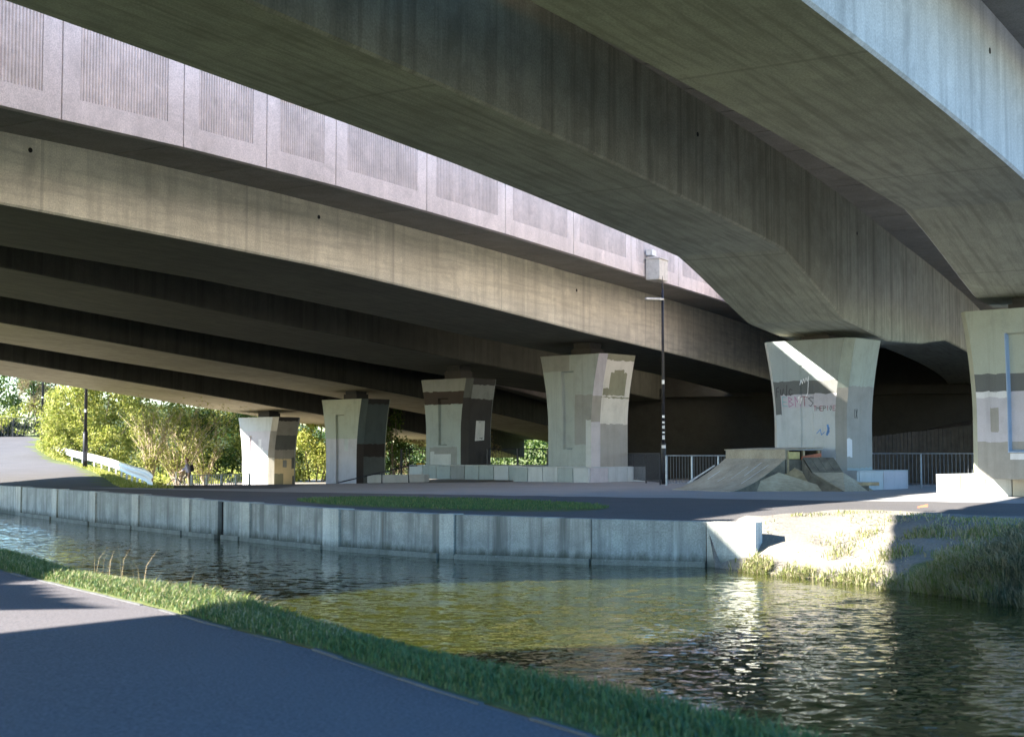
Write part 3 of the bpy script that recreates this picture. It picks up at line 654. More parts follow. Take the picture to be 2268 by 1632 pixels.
# column 4
c4, s4, ctr4 = pier("broad blue grey column in the centre, its right end cream with an olive stain", 1197, 790, 64, .6, 'p_bluegrey', [
    ('f', .62, 1, .60, .78, 'p_bluegrey'), ('f', .62, 1, .2, .64, 'p_midgrey'), ('f', .88, 1, 0, .42, 'p_pale'), ('f', 0, .5, .86, 1, 'p_midgrey'),
    ('c', 0, 1, .63, 1, 'p_lilac'), ('c', 0, 1, .40, .63, 'p_taupe'), ('c', 0, 1, 0, .40, 'p_lilac'),
    ('s', 0, 1, .38, 1, 'p_cream'), ('s', 0, 1, .945, 1, 'p_olive'), ('s', .22, .82, .68, .84, 'p_olive'), ('s', .34, .7, .84, .865, 'p_olive'), ('s', .02, .82, .635, .70, 'p_olive'), ('s', 0, 1, .612, .625, 'p_olive'), ('s', 0, 1, 0, .385, 'p_taupe')], L=3.3, Lb=2.4, D=2.5, rec=(.34, .58, .16, .86), soffit=6.0, seed=6)
plinth(c4, ctr4, (3.16, 60.3), 4.2, 3.9, .6, -.05, 5, 3, ['p_pale', 'p_bluegrey', 'p_pale', 'p_pale', 'p_bluegrey', 'p_lilac', 'p_pale', 'p_pale'])
# column 5 (graffiti and the sun sliver)
c5, s5, ctr5 = pier("graffitied column behind the skate ramps, crossed by a sliver of sunlight", 1697, 758, 50, .45, 'pier', [
    ('f', 0, 1, .56, 1, 'p_bluegrey'), ('f', 0, 1, .585, .70, 'p_dkgrey'), ('f', .10, 1, .50, .60, 'p_lilac'), ('f', 0, .1, .45, .585, 'p_midgrey'), ('f', 0, 1, .0, .50, 'p_pale'), ('f', 0, .1, .45, .585, 'p_dkgrey'), ('f', .0, .16, .12, .16, 'p_midgrey'), ('f', .64, 1, .0, .13, 'p_white'),
    ('c', 0, 1, .64, 1, 'p_grn'), ('c', 0, 1, 0, .64, 'p_taupe'), ('s', 0, 1, .655, 1, 'p_grn'), ('s', 0, 1, 0, .655, 'p_taupe'), ('s', .0, .20, .14, .27, 'p_white'), ('s', 0, 1, 0, .06, 'p_bluegrey')], L=3.0, Lb=2.25, D=2.3, rec=(.42, .64, .18, .82), rdepth=.035, soffit=5.32, seed=7)
INK = [M['p_slate'], plain('magenta ink', (.36, .14, .25)), plain('teal ink', (.14, .36, .36)), plain('blue ink', (.10, .24, .52)), plain('dark red ink', (.26, .07, .10)), M['sticker'], M['p_dkgrey']]
FONT = {'E': [[(1, 0), (0, 0), (0, 2), (1, 2)], [(0, 1), (.8, 1)]], 'M': [[(0, 0), (0, 2), (.5, 1), (1, 2), (1, 0)]], 'T': [[(.5, 0), (.5, 2)], [(0, 2), (1, 2)]],
        'S': [[(1, 1.8), (.5, 2), (0, 1.6), (1, .6), (.5, 0), (0, .2)]], 'H': [[(0, 0), (0, 2)], [(1, 0), (1, 2)], [(0, 1), (1, 1)]], 'P': [[(0, 0), (0, 2), (.9, 1.8), (.9, 1.1), (0, 1)]],
        'R': [[(0, 0), (0, 2), (.9, 1.8), (.9, 1.1), (0, 1), (1, 0)]], 'I': [[(.5, 0), (.5, 2)]], 'D': [[(0, 0), (0, 2), (.8, 1.6), (.9, .5), (0, 0)]], 'O': [[(.5, 0), (0, .7), (.1, 1.7), (.6, 2), (1, 1.2), (.5, 0)]],
        'F': [[(0, -.4), (.1, 2), (1, 2.2)], [(0, 1), (.7, 1.1)]], 'U': [[(0, 1.6), (.1, .2), (.6, 0), (.9, 1.6)]], 'J': [[(.1, .2), (.5, -.2), (.8, 2.6)]], 'C': [[(1, 1.5), (.4, 1.6), (0, .8), (.5, 0), (1, .3)]],
        'X': [[(0, 0), (1, 2)], [(0, 1.9), (1, .1)]], 'B': [[(0, 0), (0, 2), (.8, 1.6), (.1, 1), (.9, .5), (0, 0)]]}
def graffiti(surf, face, text, x0, y0, w_, h_, mats, wd, root):
    b = MB(); R = random.Random(len(text)); ms = []
    for k, ch in enumerate(text):
        if ch == ' ': continue
        mt = mats[k % len(mats)]
        if mt not in ms: ms.append(mt)
        for pl in FONT[ch]:
            pts = [(x0+k*w_*1.35+p[0]*w_+R.uniform(-.1, .1)*w_, y0+p[1]*h_/2+R.uniform(-.06, .06)*h_) for p in pl]
            q = stroke(surf, face, pts, wd, ms.index(mt), root); n0 = len(b.v); b.v += q.v
            for f, m_ in zip(q.f, q.m): b.face([i+n0 for i in f], m_)
    b.build("graffiti", ms, root)
graffiti(s5, 'f', "EBMTS", -.98, 2.56, .21, .34, [INK[2], INK[1], INK[1], INK[4], INK[6]], .013, c5)
graffiti(s5, 'f', "THEPIOE", .38, 2.38, .10, .17, [INK[4], INK[6]], .011, c5)
graffiti(s5, 'f', "FUJC", -1.2, 2.98, .13, .28, [INK[0]], .014, c5)
graffiti(s5, 's', "IX", -.62, 2.1, .16, .34, [INK[0]], .02, c5)
b = stroke(s5, 'f', [(-.2+.05*i, 3.35+.16*(i % 2)+.02*i) for i in range(8)]+[(.12, 3.05), (.02, 2.85)], .012, 0, c5); b.build("graffiti", M['sticker'], c5)
b = stroke(s5, 'f', [(.98, 1.85), (1.02, 1.62), (.94, 1.5), (1.03, 1.75)], .04, 0, c5); b.build("graffiti", INK[3], c5)
b = stroke(s5, 'f', [(.5, 1.55), (.66, 1.7), (.7, 1.5), (.85, 1.6)], .014, 0, c5); b.build("graffiti", INK[3], c5)
b = stroke(s5, 'f', [(-.28, 2.9), (-.28, 2.7), (-.2, 2.95), (-.2, 2.66), (-.14, 2.86)], .022, 0, c5); b.build("graffiti", M['sticker'], c5)
plinth(c5, ctr5, (11.2, 47.4), 2.7, 3.5, .6, -.05, 2, 2, ['p_pale', 'p_bluegrey', 'p_pale', 'p_lilac', 'p_pale'])
# column 6 (nearest, cut by the right edge)
c6, s6, ctr6 = pier("nearest column at the right edge, lilac and grey bands round a pale blue framed recess", 2137, 690, 40.6, .5, 'p_grn', [
    ('f', 0, 1, .50, .62, 'p_dkgrey'), ('f', 0, 1, .22, .51, 'p_lilac'), ('f', 0, .37, .48, .515, 'p_white'), ('f', .16, .26, .28, .42, 'p_taupe'), ('f', 0, 1, 0, .22, 'p_taupe'), ('f', .36, .385, .16, .86, 'p_blue'), ('f', .36, .74, .155, .172, 'p_blue'), ('f', .715, .74, .16, .86, 'p_blue'), ('f', .385, .62, .115, .15, 'p_white'), ('f', .39, .6, .46, .515, 'p_lilac')],
    L=3.0, Lb=2.4, D=2.3, rec=(.36, .74, .16, .86), rdepth=.14, soffit=5.5, seed=8)
lf = at_z(2073, 1095, 0); near = lf+E1*4.6
plinth(c6, ctr6, (near.x, near.y), 4.6, 4.2, .56, -.05, 6, 3, ['p_white', 'p_lilac', 'p_cream', 'p_pale', 'p_sand', 'p_pale'])

# ---------------------------------------------------------------- quay wall
def quay_at(x):
    r = ray(x, 1200); k = r[0]/r[1]; best = None
    for (a, c) in zip(QUAY, QUAY[1:]):
        f = lambda t: (a[0]+(c[0]-a[0])*t)-k*(a[1]+(c[1]-a[1])*t)
        f0, f1 = f(0), f(1)
        if f0*f1 <= 0:
            t = f0/(f0-f1); return Vector((a[0]+(c[0]-a[0])*t, a[1]+(c[1]-a[1])*t, 0))
    return Vector((*QUAY[0], 0)) if x < 100 else Vector((*QUAY[-1], 0))
def ztop(P): return QZ(P.x)
def quay():
    root = empty("quay_wall", (-6.5, 35.4, WATER)); tag(root, "long concrete canal wall with pale pilasters and dark water streaks", "canal wall")
    off = Vector((-6.5, 35.4, WATER))
    marks = [(-120, 'w'), (36, 'p'), (47, 'w'), (115, 'p'), (127, 'w'), (200, 'p'), (213, 'w'), (294, 'p'), (308, 'w'), (406, 'p'), (422, 'w'), (482, 'd'), (494, 'w'), (534, 'p'), (556, 'w'), (718, 'p'), (754, 'w'), (975, 'p'), (1008, 'w'), (1310, 'w'), (1573, None)]
    pts = [quay_at(m[0]) for m in marks]; pts[0] = Vector((-32, 73, 0)); pts[-1] = Vector((*QUAY[-1], 0))
    ul = 0
    def piece(a, c, prj, th, name, mat, zt0, zt1, zb=-1.3, g=.008, up=0.):
        nonlocal ul
        u = (c-a).normalized(); n_ = Vector((u.y, -u.x, 0)) ; Lh = (c-a).length
        if n_.y > 0: n_ = -n_
        b = MB(); A0 = a+u*g; C0 = c-u*g
        def V(p, d, z): return Vector((p.x, p.y, z))+n_*d-off
        zt0 += up; zt1 += up
        ff = ((A0, prj), (C0, prj), (C0, -th), (A0, -th))
        b.quad(V(A0, prj, zb), V(C0, prj, zb), V(C0, prj, zt1), V(A0, prj, zt0), 0, [(ul, zb), (ul+Lh, zb), (ul+Lh, zt1), (ul, zt0)])
        b.quad(V(A0, prj, zt0), V(C0, prj, zt1), V(C0, -th, zt1), V(A0, -th, zt0), 0, [(ul, zt0), (ul+Lh, zt0), (ul+Lh, zt0+th), (ul, zt0+th)])
        b.quad(V(A0, -th, zb), V(A0, prj, zb), V(A0, prj, zt0), V(A0, -th, zt0), 0, [(ul, zb), (ul+.3, zb), (ul+.3, zt0), (ul, zt0)])
        b.quad(V(C0, prj, zb), V(C0, -th, zb), V(C0, -th, zt1), V(C0, prj, zt1), 0, [(ul+Lh, zb), (ul+Lh+.3, zb), (ul+Lh+.3, zt1), (ul+Lh, zt1)])
        b.quad(V(C0, -th, zb), V(A0, -th, zb), V(A0, -th, zt0), V(C0, -th, zt1), 0, [(ul, zb), (ul+Lh, zb), (ul+Lh, zt0), (ul, zt0)])
        return b.build(name, mat, root)
    for i in range(len(marks)-1):
        a, c, k = pts[i], pts[i+1], marks[i][1]; za, zc = ztop(a), ztop(c)
        if k == 'd': piece(a, c, -.10, .3, "wall_slot", M['dark'], za, zc, up=-.03)
        else: piece(a, c, .05 if k == 'p' else 0, .35, "pilaster" if k == 'p' else "wall_panel", M['wallpale'] if k == 'p' else (M['wallstain'] if i > 12 and marks[i][0] < 1200 else M['wallconc']), za, zc, up=.012 if k == 'p' else 0)
        if k == 'w' and i > 0: piece(a, c, .09, .0, "footing_ledge", M['wallpale'], -.80, -.80, g=.02)
        ul += (c-a).length
    a = Vector((*QUAY[-1], 0)); c = Vector((4.45, 26.75, 0)); piece(a, c, .0, .35, "end_panel", M['wallpale'], ztop(a), -.06)
quay()

# ---------------------------------------------------------------- lamp posts
def lamp(label, base, h, r0, r1, hb, stickers=(), head=True, hdir=(-1, 0, 0), group="black lamp posts along the ramp road", bandz=None):
    root = empty("lamp_post", base); tag(root, label, "lamp post", group)
    b = MB(); b.tube([(0, 0, -.1), (0, 0, hb), (0, 0, hb+.05)], [r0, r0, r1*1.15], 12); b.build("base_section", M['black_steel'], root, True)
    b = MB(); b.tube([(0, 0, hb), (0, 0, h*.6), (0, 0, h)], [r1, r1*.9, r1*.72], 12); b.build("pole", M['black_steel'], root, True)
    b = MB(); b.tube([(0, 0, hb-.03), (0, 0, hb+.03)], r0*1.12, 12); b.build("collar", M['black_steel'], root)
    b = MB(); b.cbox((0, -r0-.006, .7), r0*1.1, .012, .55); b.build("access_door", M['black_steel'], root)
    if head:
        d = Vector(hdir).normalized(); sd = Vector((-d.y, d.x, 0))
        b = MB(); b.box(Vector((0, 0, h-.42))-sd*.10-d*.02, d*.75, sd*.20, d*.0+Vector((0, 0, .09))); b.build("lamp_head", M['pale_steel'], root, bevel=.02)
        b = MB(); b.tube([(0, 0, h-.5), (0, 0, h+.0), (0, 0, h+.55)], [r1*.75, r1*.55, .006], 8); b.build("finial_spike", M['black_steel'], root)
    for (z, hh) in stickers:
        b = MB(); rr = (r0 if z < hb else r1)*1.03
        a0 = -math.pi/2-.9; n_ = 6; p = [(rr*math.cos(a0+1.8*i/n_), rr*math.sin(a0+1.8*i/n_)) for i in range(n_+1)]
        for p0, p1 in zip(p, p[1:]): b.quad((*p0, z), (*p1, z), (*p1, z+hh), (*p0, z+hh))
        b.build("sticker", M['sticker'], root)
    return root
lamp("tall black lamp post with white stickers standing on the paving in front of the railing", at(1470, 1072, 57), 7.6, .095, .062, 1.55, [(3.9, .16), (2.58, .10), (2.36, .08), (2.16, .12), (1.98, .06), (1.74, .16), (1.40, .12)], True, (-1, -.35, 0), None)
p1 = at(188, 1037, 86); p2 = at(93, 975, 118); p3 = at(121, 970, 121)
lamp("black lamp post standing in the verge right beside the curved crash barrier", (p1.x, p1.y, p1.z), 13, .14, .095, 2.1, [(3.3, .16)], False)
lamp("black lamp post leftmost of three, in front of the ivy clad railing", (p2.x, p2.y, p2.z), 12, .14, .095, 1.9, [(3.4, .12)], False)
lamp("black lamp post rising from behind the bend of the crash barrier", (p3.x, p3.y, p3.z-.6), 12, .14, .095, 1.5, [(5.3, .17)], False)

# cabinet hung on the parapet behind the tall lamp post
s_, z_ = at_p(1468, 597, -3.4); hd, nn = heading(s_)
root = empty("equipment_box", arc(s_, -3.98, z_-.45)); tag(root, "weathered white metal box fixed to the ribbed parapet behind the tall lamp post", "metal box")
root.rotation_euler = (0, 0, math.atan2(hd.y, hd.x))
b = MB(); b.box((-.48, -.62, 0), (.96, 0, 0), (0, .60, 0), (0, 0, .84)); b.build("cabinet", M['box'], root, bevel=.02)
b = MB(); b.box((-.52, -.66, .842), (1.04, 0, 0), (0, .66, 0), (0, 0, .04)); b.build("lid", M['box'], root)
for dx in (-.3, .22):
    b = MB(); b.tube([(dx, -.05, .88), (dx, -.05, 1.2), (dx+.25, -.3, .9)], .03, 6); b.build("bracket", M['pale_steel'], root)
b = MB(); b.box((-.5, -.3, 1.0), (.5, 0, 0), (0, .25, 0), (0, 0, .22)); b.build("junction_case", M['pale_steel'], root)

# ---------------------------------------------------------------- railings
def railing(label, a, c, h, nposts, mat, spacing=.13, postw=.05, barw=.011, group="vertical bar railings", rails=(.1,), first=True):
    a, c = Vector(a), Vector(c); U = c-a; Lh = U.length; u = U/Lh; rz = math.atan2(u.y, u.x); slope = u.z
    root = empty("railing", a, rz); tag(root, label, "railing", group)
    up = Vector((0, 0, 1)); X = Vector((math.hypot(u.x, u.y), 0, u.z))
    b = MB(); b.tube([up*h, X*Lh+up*h], .024, 6); b.build("top_rail", mat, root)
    for q in rails:
        b = MB(); b.tube([up*q, X*Lh+up*q], .017, 6); b.build("bottom_rail", mat, root)
    b = MB(); b.cbox((0, 0, h/2-.05), postw, postw, h+.1); po = b.build("post", mat, root); po.location = (0, 0, 0)
    for i in range(1, nposts): share(po, "post", root, X*(Lh*i/(nposts-1)))
    n_ = int(Lh/spacing); b = MB(); b.tube([(0, 0, rails[0]), (0, 0, h)], barw, 5, cap=False); ba = b.build("bar", M["bar_steel"] if mat is M["grey_steel"] else mat, root); ba.location = X*(Lh/n_*.5)
    for i in range(1, n_): share(ba, "bar", root, X*(Lh/n_*(i+.5)))
    return root
a = at(1476, 1066, 55); c = at(1632, 1066, 52.5)
railing("grey railing between the tall lamp post and the skate ramps", (a.x, a.y, 0), (c.x+1.2, c.y-.6, 0), 1.12, 5, M['grey_steel'])
a = at(1378, 1064, 66); c = at(1468, 1066, 56)
railing("dark railing between the centre column and the tall lamp post", (a.x, a.y, 0), (c.x-.1, c.y, 0), 1.2, 4, M['black_steel'], .16)
a = at(1925, 1083, 51.5); c = at(2168, 1083, 48.5)
railing("grey railing behind the low wall of the nearest column", (a.x, a.y, 0), (c.x+1.6, c.y-.6, 0), 1.2, 4, M['grey_steel'], .14)
a = at(1880, 1083, 53); c = at(1950, 1083, 56)
a = at(889, 1040, 76); c = at(944, 1040, 76)
railing("short black railing against bright trees behind the brown banded column", (a.x, a.y, .15), (c.x+.9, c.y-.3, .15), 1.28, 2, M['black_steel'], .16, .09)
a = at(1080, 1040, 73); c = at(1214, 1040, 72)
railing("black railing between the poster column and the centre column", (a.x, a.y, .15), (c.x, c.y, .15), 1.28, 3, M['black_steel'], .16, .09)
a = at(424, 1078, 73); c = at(536, 1078, 78)
railing("low sunlit pale railing behind the cyclist", (a.x, a.y, -.86), (c.x+.4, c.y, -.86), .98, 5, M['pale_steel'], .2, .09, .02)
a = at(-30, 975, 122); c = at(92, 975, 122); 
railing("dark railing overgrown with ivy behind the leftmost lamp post", (a.x, a.y, a.z-.05), (c.x+2, c.y, c.z-.05), 1.9, 4, M['black_steel'], .27, .1, .025)
# sloping handrail of the steps
a = at(748, 1069, 62); c = at(906, 1031, 62)
root = empty("handrail", (c.x, c.y, 0)); tag(root, "thin sloping black handrail beside the steps in front of the second column", "handrail")
b = MB(); b.tube([(a.x-c.x, a.y-c.y, a.z), (0, 0, c.z), (.35, .05, c.z)], .028, 6); b.build("rail", M['black_steel'], root)
b = MB(); b.tube([(0, 0, -.1), (-.05, 0, c.z)], .03, 6); b.build("post", M['black_steel'], root)
b = MB(); b.tube([(-1.15, 0, -.1), (-1.15, 0, c.z*.62)], .03, 6); b.build("post", M['black_steel'], root)
a = at(813, 1062, 64); c = at(940, 1062, 66)
b = MB(); b.box((0, 0, -.1), (c.x-a.x, c.y-a.y, 0), (.2, .5, 0), (0, 0, .36)); o = b.build("kerb_block", M['p_pale'], bevel=.02); o.location = (a.x, a.y, .0)
tag(o, "long low white concrete block beside the sloping handrail", "concrete block")

# dark boarded hoarding on the embankment behind the columns
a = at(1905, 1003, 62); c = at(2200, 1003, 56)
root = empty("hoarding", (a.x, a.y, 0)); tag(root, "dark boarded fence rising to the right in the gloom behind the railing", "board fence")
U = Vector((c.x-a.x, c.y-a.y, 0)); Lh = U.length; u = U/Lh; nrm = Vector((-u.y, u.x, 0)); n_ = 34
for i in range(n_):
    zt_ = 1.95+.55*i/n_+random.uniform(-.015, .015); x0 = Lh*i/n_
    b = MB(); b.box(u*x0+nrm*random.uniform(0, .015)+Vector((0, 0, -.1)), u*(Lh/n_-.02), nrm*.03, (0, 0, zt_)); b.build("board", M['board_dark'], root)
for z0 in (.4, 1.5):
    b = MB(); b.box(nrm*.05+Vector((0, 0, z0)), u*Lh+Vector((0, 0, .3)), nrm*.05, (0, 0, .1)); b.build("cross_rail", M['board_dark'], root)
# abutment closing the far end under the decks
b = MB()
def wallseg(P, h0, h1):
    for (p, q), in zip(zip(P, P[1:])):
        b.quad((*p, -1), (*q, -1), (*q, h1), (*p, h0))
root = empty("abutment", (24, 120, 0)); tag(root, "concrete abutment, gloom in its colour, closing the space far behind the columns", "abutment")
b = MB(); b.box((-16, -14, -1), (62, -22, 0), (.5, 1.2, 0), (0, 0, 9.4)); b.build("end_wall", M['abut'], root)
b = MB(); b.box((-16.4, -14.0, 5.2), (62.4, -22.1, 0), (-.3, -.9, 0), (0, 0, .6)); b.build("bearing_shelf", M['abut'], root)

# ---------------------------------------------------------------- crash barrier
gp = [at(112, 975, 118), at(108, 985, 114), at(112, 993, 110), at(128, 1006, 105), at(160, 1019, 97), at(205, 1030, 90), at(250, 1045, 79), at(285, 1062, 67), at(318, 1078, 55.), at(335, 1092, 51)]
def resample(P, step):
    P = [Vector(p) for p in P]; out = [P[0]]
    for i in range(len(P)-1):
        p0, p1, p2, p3 = P[max(i-1, 0)], P[i], P[i+1], P[min(i+2, len(P)-1)]
        n_ = max(1, int((p2-p1).length/step))
        for k in range(1, n_+1):
            t = k/n_; out.append(.5*((2*p1)+(p2-p0)*t+(2*p0-5*p1+4*p2-p3)*t*t+(3*p1-p0-3*p2+p3)*t**3))
    return out
gl = resample(gp, .8)
root = empty("crash_barrier", gl[len(gl)//2]); tag(root, "curved pale metal crash barrier between the ramp road and the bushes", "crash barrier"); off = Vector(root.location)
prof = [(0, .22), (.045, .28), (.045, .36), (0, .41), (0, .47), (.045, .52), (.045, .60), (0, .66)]
def gframe(i):
    d = (gl[min(i+1, len(gl)-1)]-gl[max(i-1, 0)]); d.z = 0; d.normalize(); return Vector((d.y, -d.x, 0))
k = 0; seg = 5
while k < len(gl)-1:
    b = MB(); e = min(k+seg, len(gl)-1)
    rows = []
    for i in range(k, e+1):
        n_ = gframe(i); rows.append([b.vert(gl[i]+n_*(-dx if n_.x < 0 else -dx)+Vector((0, 0, z+.02))-off) for dx, z in prof])
    for r0, r1 in zip(rows, rows[1:]):
        for j in range(len(prof)-1): b.face((r0[j], r1[j], r1[j+1], r0[j+1]))
    b.build("rail_section", M['guard'], root)
    b = MB(); n_ = gframe(k); b.cbox(gl[k]-off+(n_ if n_.y > 0 else -n_)*.10+Vector((0, 0, .15)), .08, .1, .9); b.build("post", M['guard'], root)
    k = e

# ---------------------------------------------------------------- skate ramps
def sheet(P, th, n_=None):
    P = [Vector(p) for p in P]; nn_ = (P[1]-P[0]).cross(P[2]-P[0]).normalized()
    if nn_.z < 0: nn_ = -nn_
    return P, [p-nn_*th for p in P]
A0 = Vector((5.31, 48.6, 0)); A1_ = Vector((6.82, 45.8, 0)); RU = Vector((.88, .475, 0)); WD = A1_-A0
root = empty("quarter_pipe", A0); tag(root, "big wooden quarter pipe skate ramp with scraped curved surface, left of the others", "skate ramp")
nseg = 10; sec = []
for i in range(nseg+1):
    t = i/nseg; sec.append((2.2*t, 1.03*(t**1.55)*.98+.02))
wn = WD.normalized(); panels = 3
for kk in range(panels):
    w0, w1 = WD.length*kk/panels+.004, WD.length*(kk+1)/panels-.004; b = MB()
    for (r0, z0), (r1, z1) in zip(sec, sec[1:]):
        p = [wn*w0+RU*r0+Vector((0, 0, z0)), wn*w1+RU*r0+Vector((0, 0, z0)), wn*w1+RU*r1+Vector((0, 0, z1)), wn*w0+RU*r1+Vector((0, 0, z1))]
        lo = [q-Vector((-.0, 0, .02)) for q in p]
        b.hexa(lo+p)
    b.build("ramp_sheet", M['ply'], root)
for w0 in (.0, WD.length-.03):
    b = MB()
    for (r0, z0), (r1, z1) in zip(sec, sec[1:]):
        b.hexa([wn*w0+RU*r0+Vector((0, 0, -.02)), wn*(w0+.03)+RU*r0+Vector((0, 0, -.02)), wn*(w0+.03)+RU*r1+Vector((0, 0, -.02)), wn*w0+RU*r1+Vector((0, 0, -.02)),
                wn*w0+RU*r0+Vector((0, 0, z0-.022)), wn*(w0+.03)+RU*r0+Vector((0, 0, z0-.022)), wn*(w0+.03)+RU*r1+Vector((0, 0, z1-.022)), wn*w0+RU*r1+Vector((0, 0, z1-.022))])
    b.build("side_panel", M['ply_dark'], root)
b = MB(); b.tube([RU*sec[3][0]-wn*.02+Vector((0, 0, sec[3][1]+.04)), RU*sec[8][0]-wn*.02+Vector((0, 0, sec[8][1]+.05))], .028, 6); b.build("edge_strip", M['scrape'], root)
for (w0, r0, r1, ww) in ((.55, 1.05, 1.55, .05), (1.3, .9, 1.2, .03), (2.2, 1.3, 2.0, .04), (1.75, 1.1, 1.8, .025), (2.7, .8, 1.9, .03)):
    b = MB(); f = lambda r: 1.03*((r/2.2)**1.55)*.98+.0245
    b.quad(wn*w0+RU*r0+Vector((0, 0, f(r0)+.004)), wn*(w0+ww)+RU*r0+Vector((0, 0, f(r0)+.004)), wn*(w0+ww)+RU*r1+Vector((0, 0, f(r1)+.006)), wn*w0+RU*r1+Vector((0, 0, f(r1)+.006))); b.build("scrape_mark", M['scrape'], root)
# platform box behind the lip
b = MB(); b.box(RU*2.22+Vector((0, 0, 1.0)), WD, RU*.04, (0, 0, .30)); b.build("riser_board", M['ply'], root)
b = MB(); b.box(RU*2.2-wn*.05+Vector((0, 0, 1.302)), WD*1.02, RU*1.55+Vector((0, 0, .06)), (0, 0, .035)); b.build("deck_board", M['ply'], root)
b = MB(); b.box(RU*3.66+Vector((0, 0, 0)), WD, RU*.04, (0, 0, 1.3)); b.build("back_board", M['ply_dark'], root)
for r0 in (2.3, 2.95, 3.58):
    for w0 in (.02, WD.length-.1):
        b = MB(); b.box(wn*w0+RU*r0, wn*.08, RU*.08, (0, 0, 1.3)); b.build("stud", M['ply_warm'], root)
e = WD.length
b = MB(); b.box(wn*(e-.03)+RU*2.34+Vector((0, 0, 1.02)), wn*.03, RU*.46, (0, 0, .23)); b.build("infill_board", M['yellow_wood'], root)
b = MB(); b.box(wn*(e+.02)+RU*2.85+Vector((0, 0, 1.0)), wn*.03, RU*.8+Vector((0, 0, .10)), (0, 0, .11)); b.build("loose_plank", M['red_wood'], root)
b = MB(); b.box(wn*(e-.06)+RU*2.25+Vector((0, 0, .02)), wn*.03, RU*1.4, (0, 0, .98)); b.build("end_board", M['ply_dark'], root)

def facet(name, parent, P, mat, th=.03):
    up, lo = sheet(P, th); b = MB(); n_ = len(P); i0 = len(b.v); b.v += [tuple(p) for p in lo+up]
    b.face(range(n_)); b.face(range(n_, 2*n_))
    for k in range(n_): b.face((k, (k+1) % n_, n_+(k+1) % n_, n_+k))
    return b.build(name, mat, parent)
pl = at_z(1628, 1089, -.01); pr = at_z(1856, 1087.5, 0); ap = at(1725, 1046, 46.5)
root = empty("skate_hip", pl); tag(root, "low grey triangular wooden hip ramp between the two curved ramps", "skate ramp"); o_ = Vector(pl)
pl2 = Vector((7.35, 47.75, 0)); 
facet("front_sheet", root, [pl-o_, pr-o_, ap-o_], M['ply']); bk = Vector((ap.x+.6, ap.y+1.6, 0))
facet("right_sheet", root, [pr-o_, bk-o_, ap-o_], M['ply']); facet("left_sheet", root, [bk-o_, pl-o_, ap-o_], M['ply'])
ap2 = at(1738, 1022.5, 47.2); r2 = at(1822, 1068, 46.75); l2 = at_z(1622, 1088, 0.0)
root = empty("skate_hip", l2); tag(root, "taller brown plywood hip ramp leaning along the big quarter pipe", "skate ramp"); o_ = Vector(l2)
m2 = Vector((r2.x, r2.y, .0)); mid = Vector(((l2.x+r2.x)/2, (l2.y+r2.y)/2-.25, 0)); bk = Vector((ap2.x+.5, ap2.y+1.2, 0))
facet("front_sheet", root, [l2-o_+Vector((.08, .05, .01)), Vector((r2.x, r2.y, .05))-o_, r2-o_, ap2-o_], M['ply_warm'])
facet("back_sheet", root, [ap2-o_, r2-o_, m2-o_, bk-o_], M['ply'])
facet("left_sheet", root, [ap2-o_, bk-o_, l2-o_], M['ply_warm'])
# second curved ramp on the right
tl = at(1778, 1012.6, 46.95); tr = at(1846, 1012.6, 47.05); bl = at_z(1872, 1088.5, 0); br = at_z(1936, 1087, 0)
root = empty("kicker_ramp", bl); tag(root, "steep wooden ramp right of the hips, dark planks above, lower sheet paler to suggest sunlight", "skate ramp"); o_ = Vector(bl)
def mixp(a, c, t): return a+(c-a)*t
ml, mr = at(1799.5, 1046, 46.55), at(1867, 1046, 46.6)
for i in range(4):
    facet("plank", root, [mixp(ml, mr, i/4+.006)-o_, mixp(ml, mr, (i+1)/4-.006)-o_, mixp(tl, tr, (i+1)/4-.006)-o_, mixp(tl, tr, i/4+.006)-o_], M['ply_dark'])
facet("ramp_sheet", root, [bl-o_, br-o_, mr-o_, ml-o_], M['ply'])  # paler sheet carries the sunlight on the lower half in its colour
facet("side_panel", root, [bl-o_+Vector((-.02, 0, 0)), ml-o_+Vector((-.02, 0, -.03)), tl-o_+Vector((-.02, 0, -.03)), Vector((tl.x, tl.y+.05, 0))-o_], M['ply_dark'])
facet("side_panel", root, [br-o_+Vector((.02, 0, 0)), mr-o_+Vector((.02, 0, -.03)), tr-o_+Vector((.02, 0, -.03)), Vector((tr.x, tr.y+.05, 0))-o_], M['ply_dark'])
facet("back_panel", root, [Vector((tl.x, tl.y+.1, 0))-o_, Vector((tr.x, tr.y+.1, 0))-o_, tr-o_+Vector((0, .05, -.03)), tl-o_+Vector((0, .05, -.03))], M['ply_dark'])
q = at(1898, 1069, 46.7)
b = MB(); b.box((0, 0, 0), (.74, .1, .0), (.1, .5, 0), (0, 0, .11)); o = b.build("timber_beam", M['ply_warm'], bevel=.01); o.location = (q.x, q.y, .17); tag(o, "short weathered timber beam sticking out beside the right hand ramp", "timber beam")
b = MB(); b.box((0, 0, 0), (.3, .06, .0), (.05, .4, 0), (0, 0, .17)); o = b.build("timber_block", M['ply_dark'], bevel=.01); o.location = (q.x+.1, q.y, 0); tag(o, "dark wooden block propping up the weathered timber beam", "wood block")

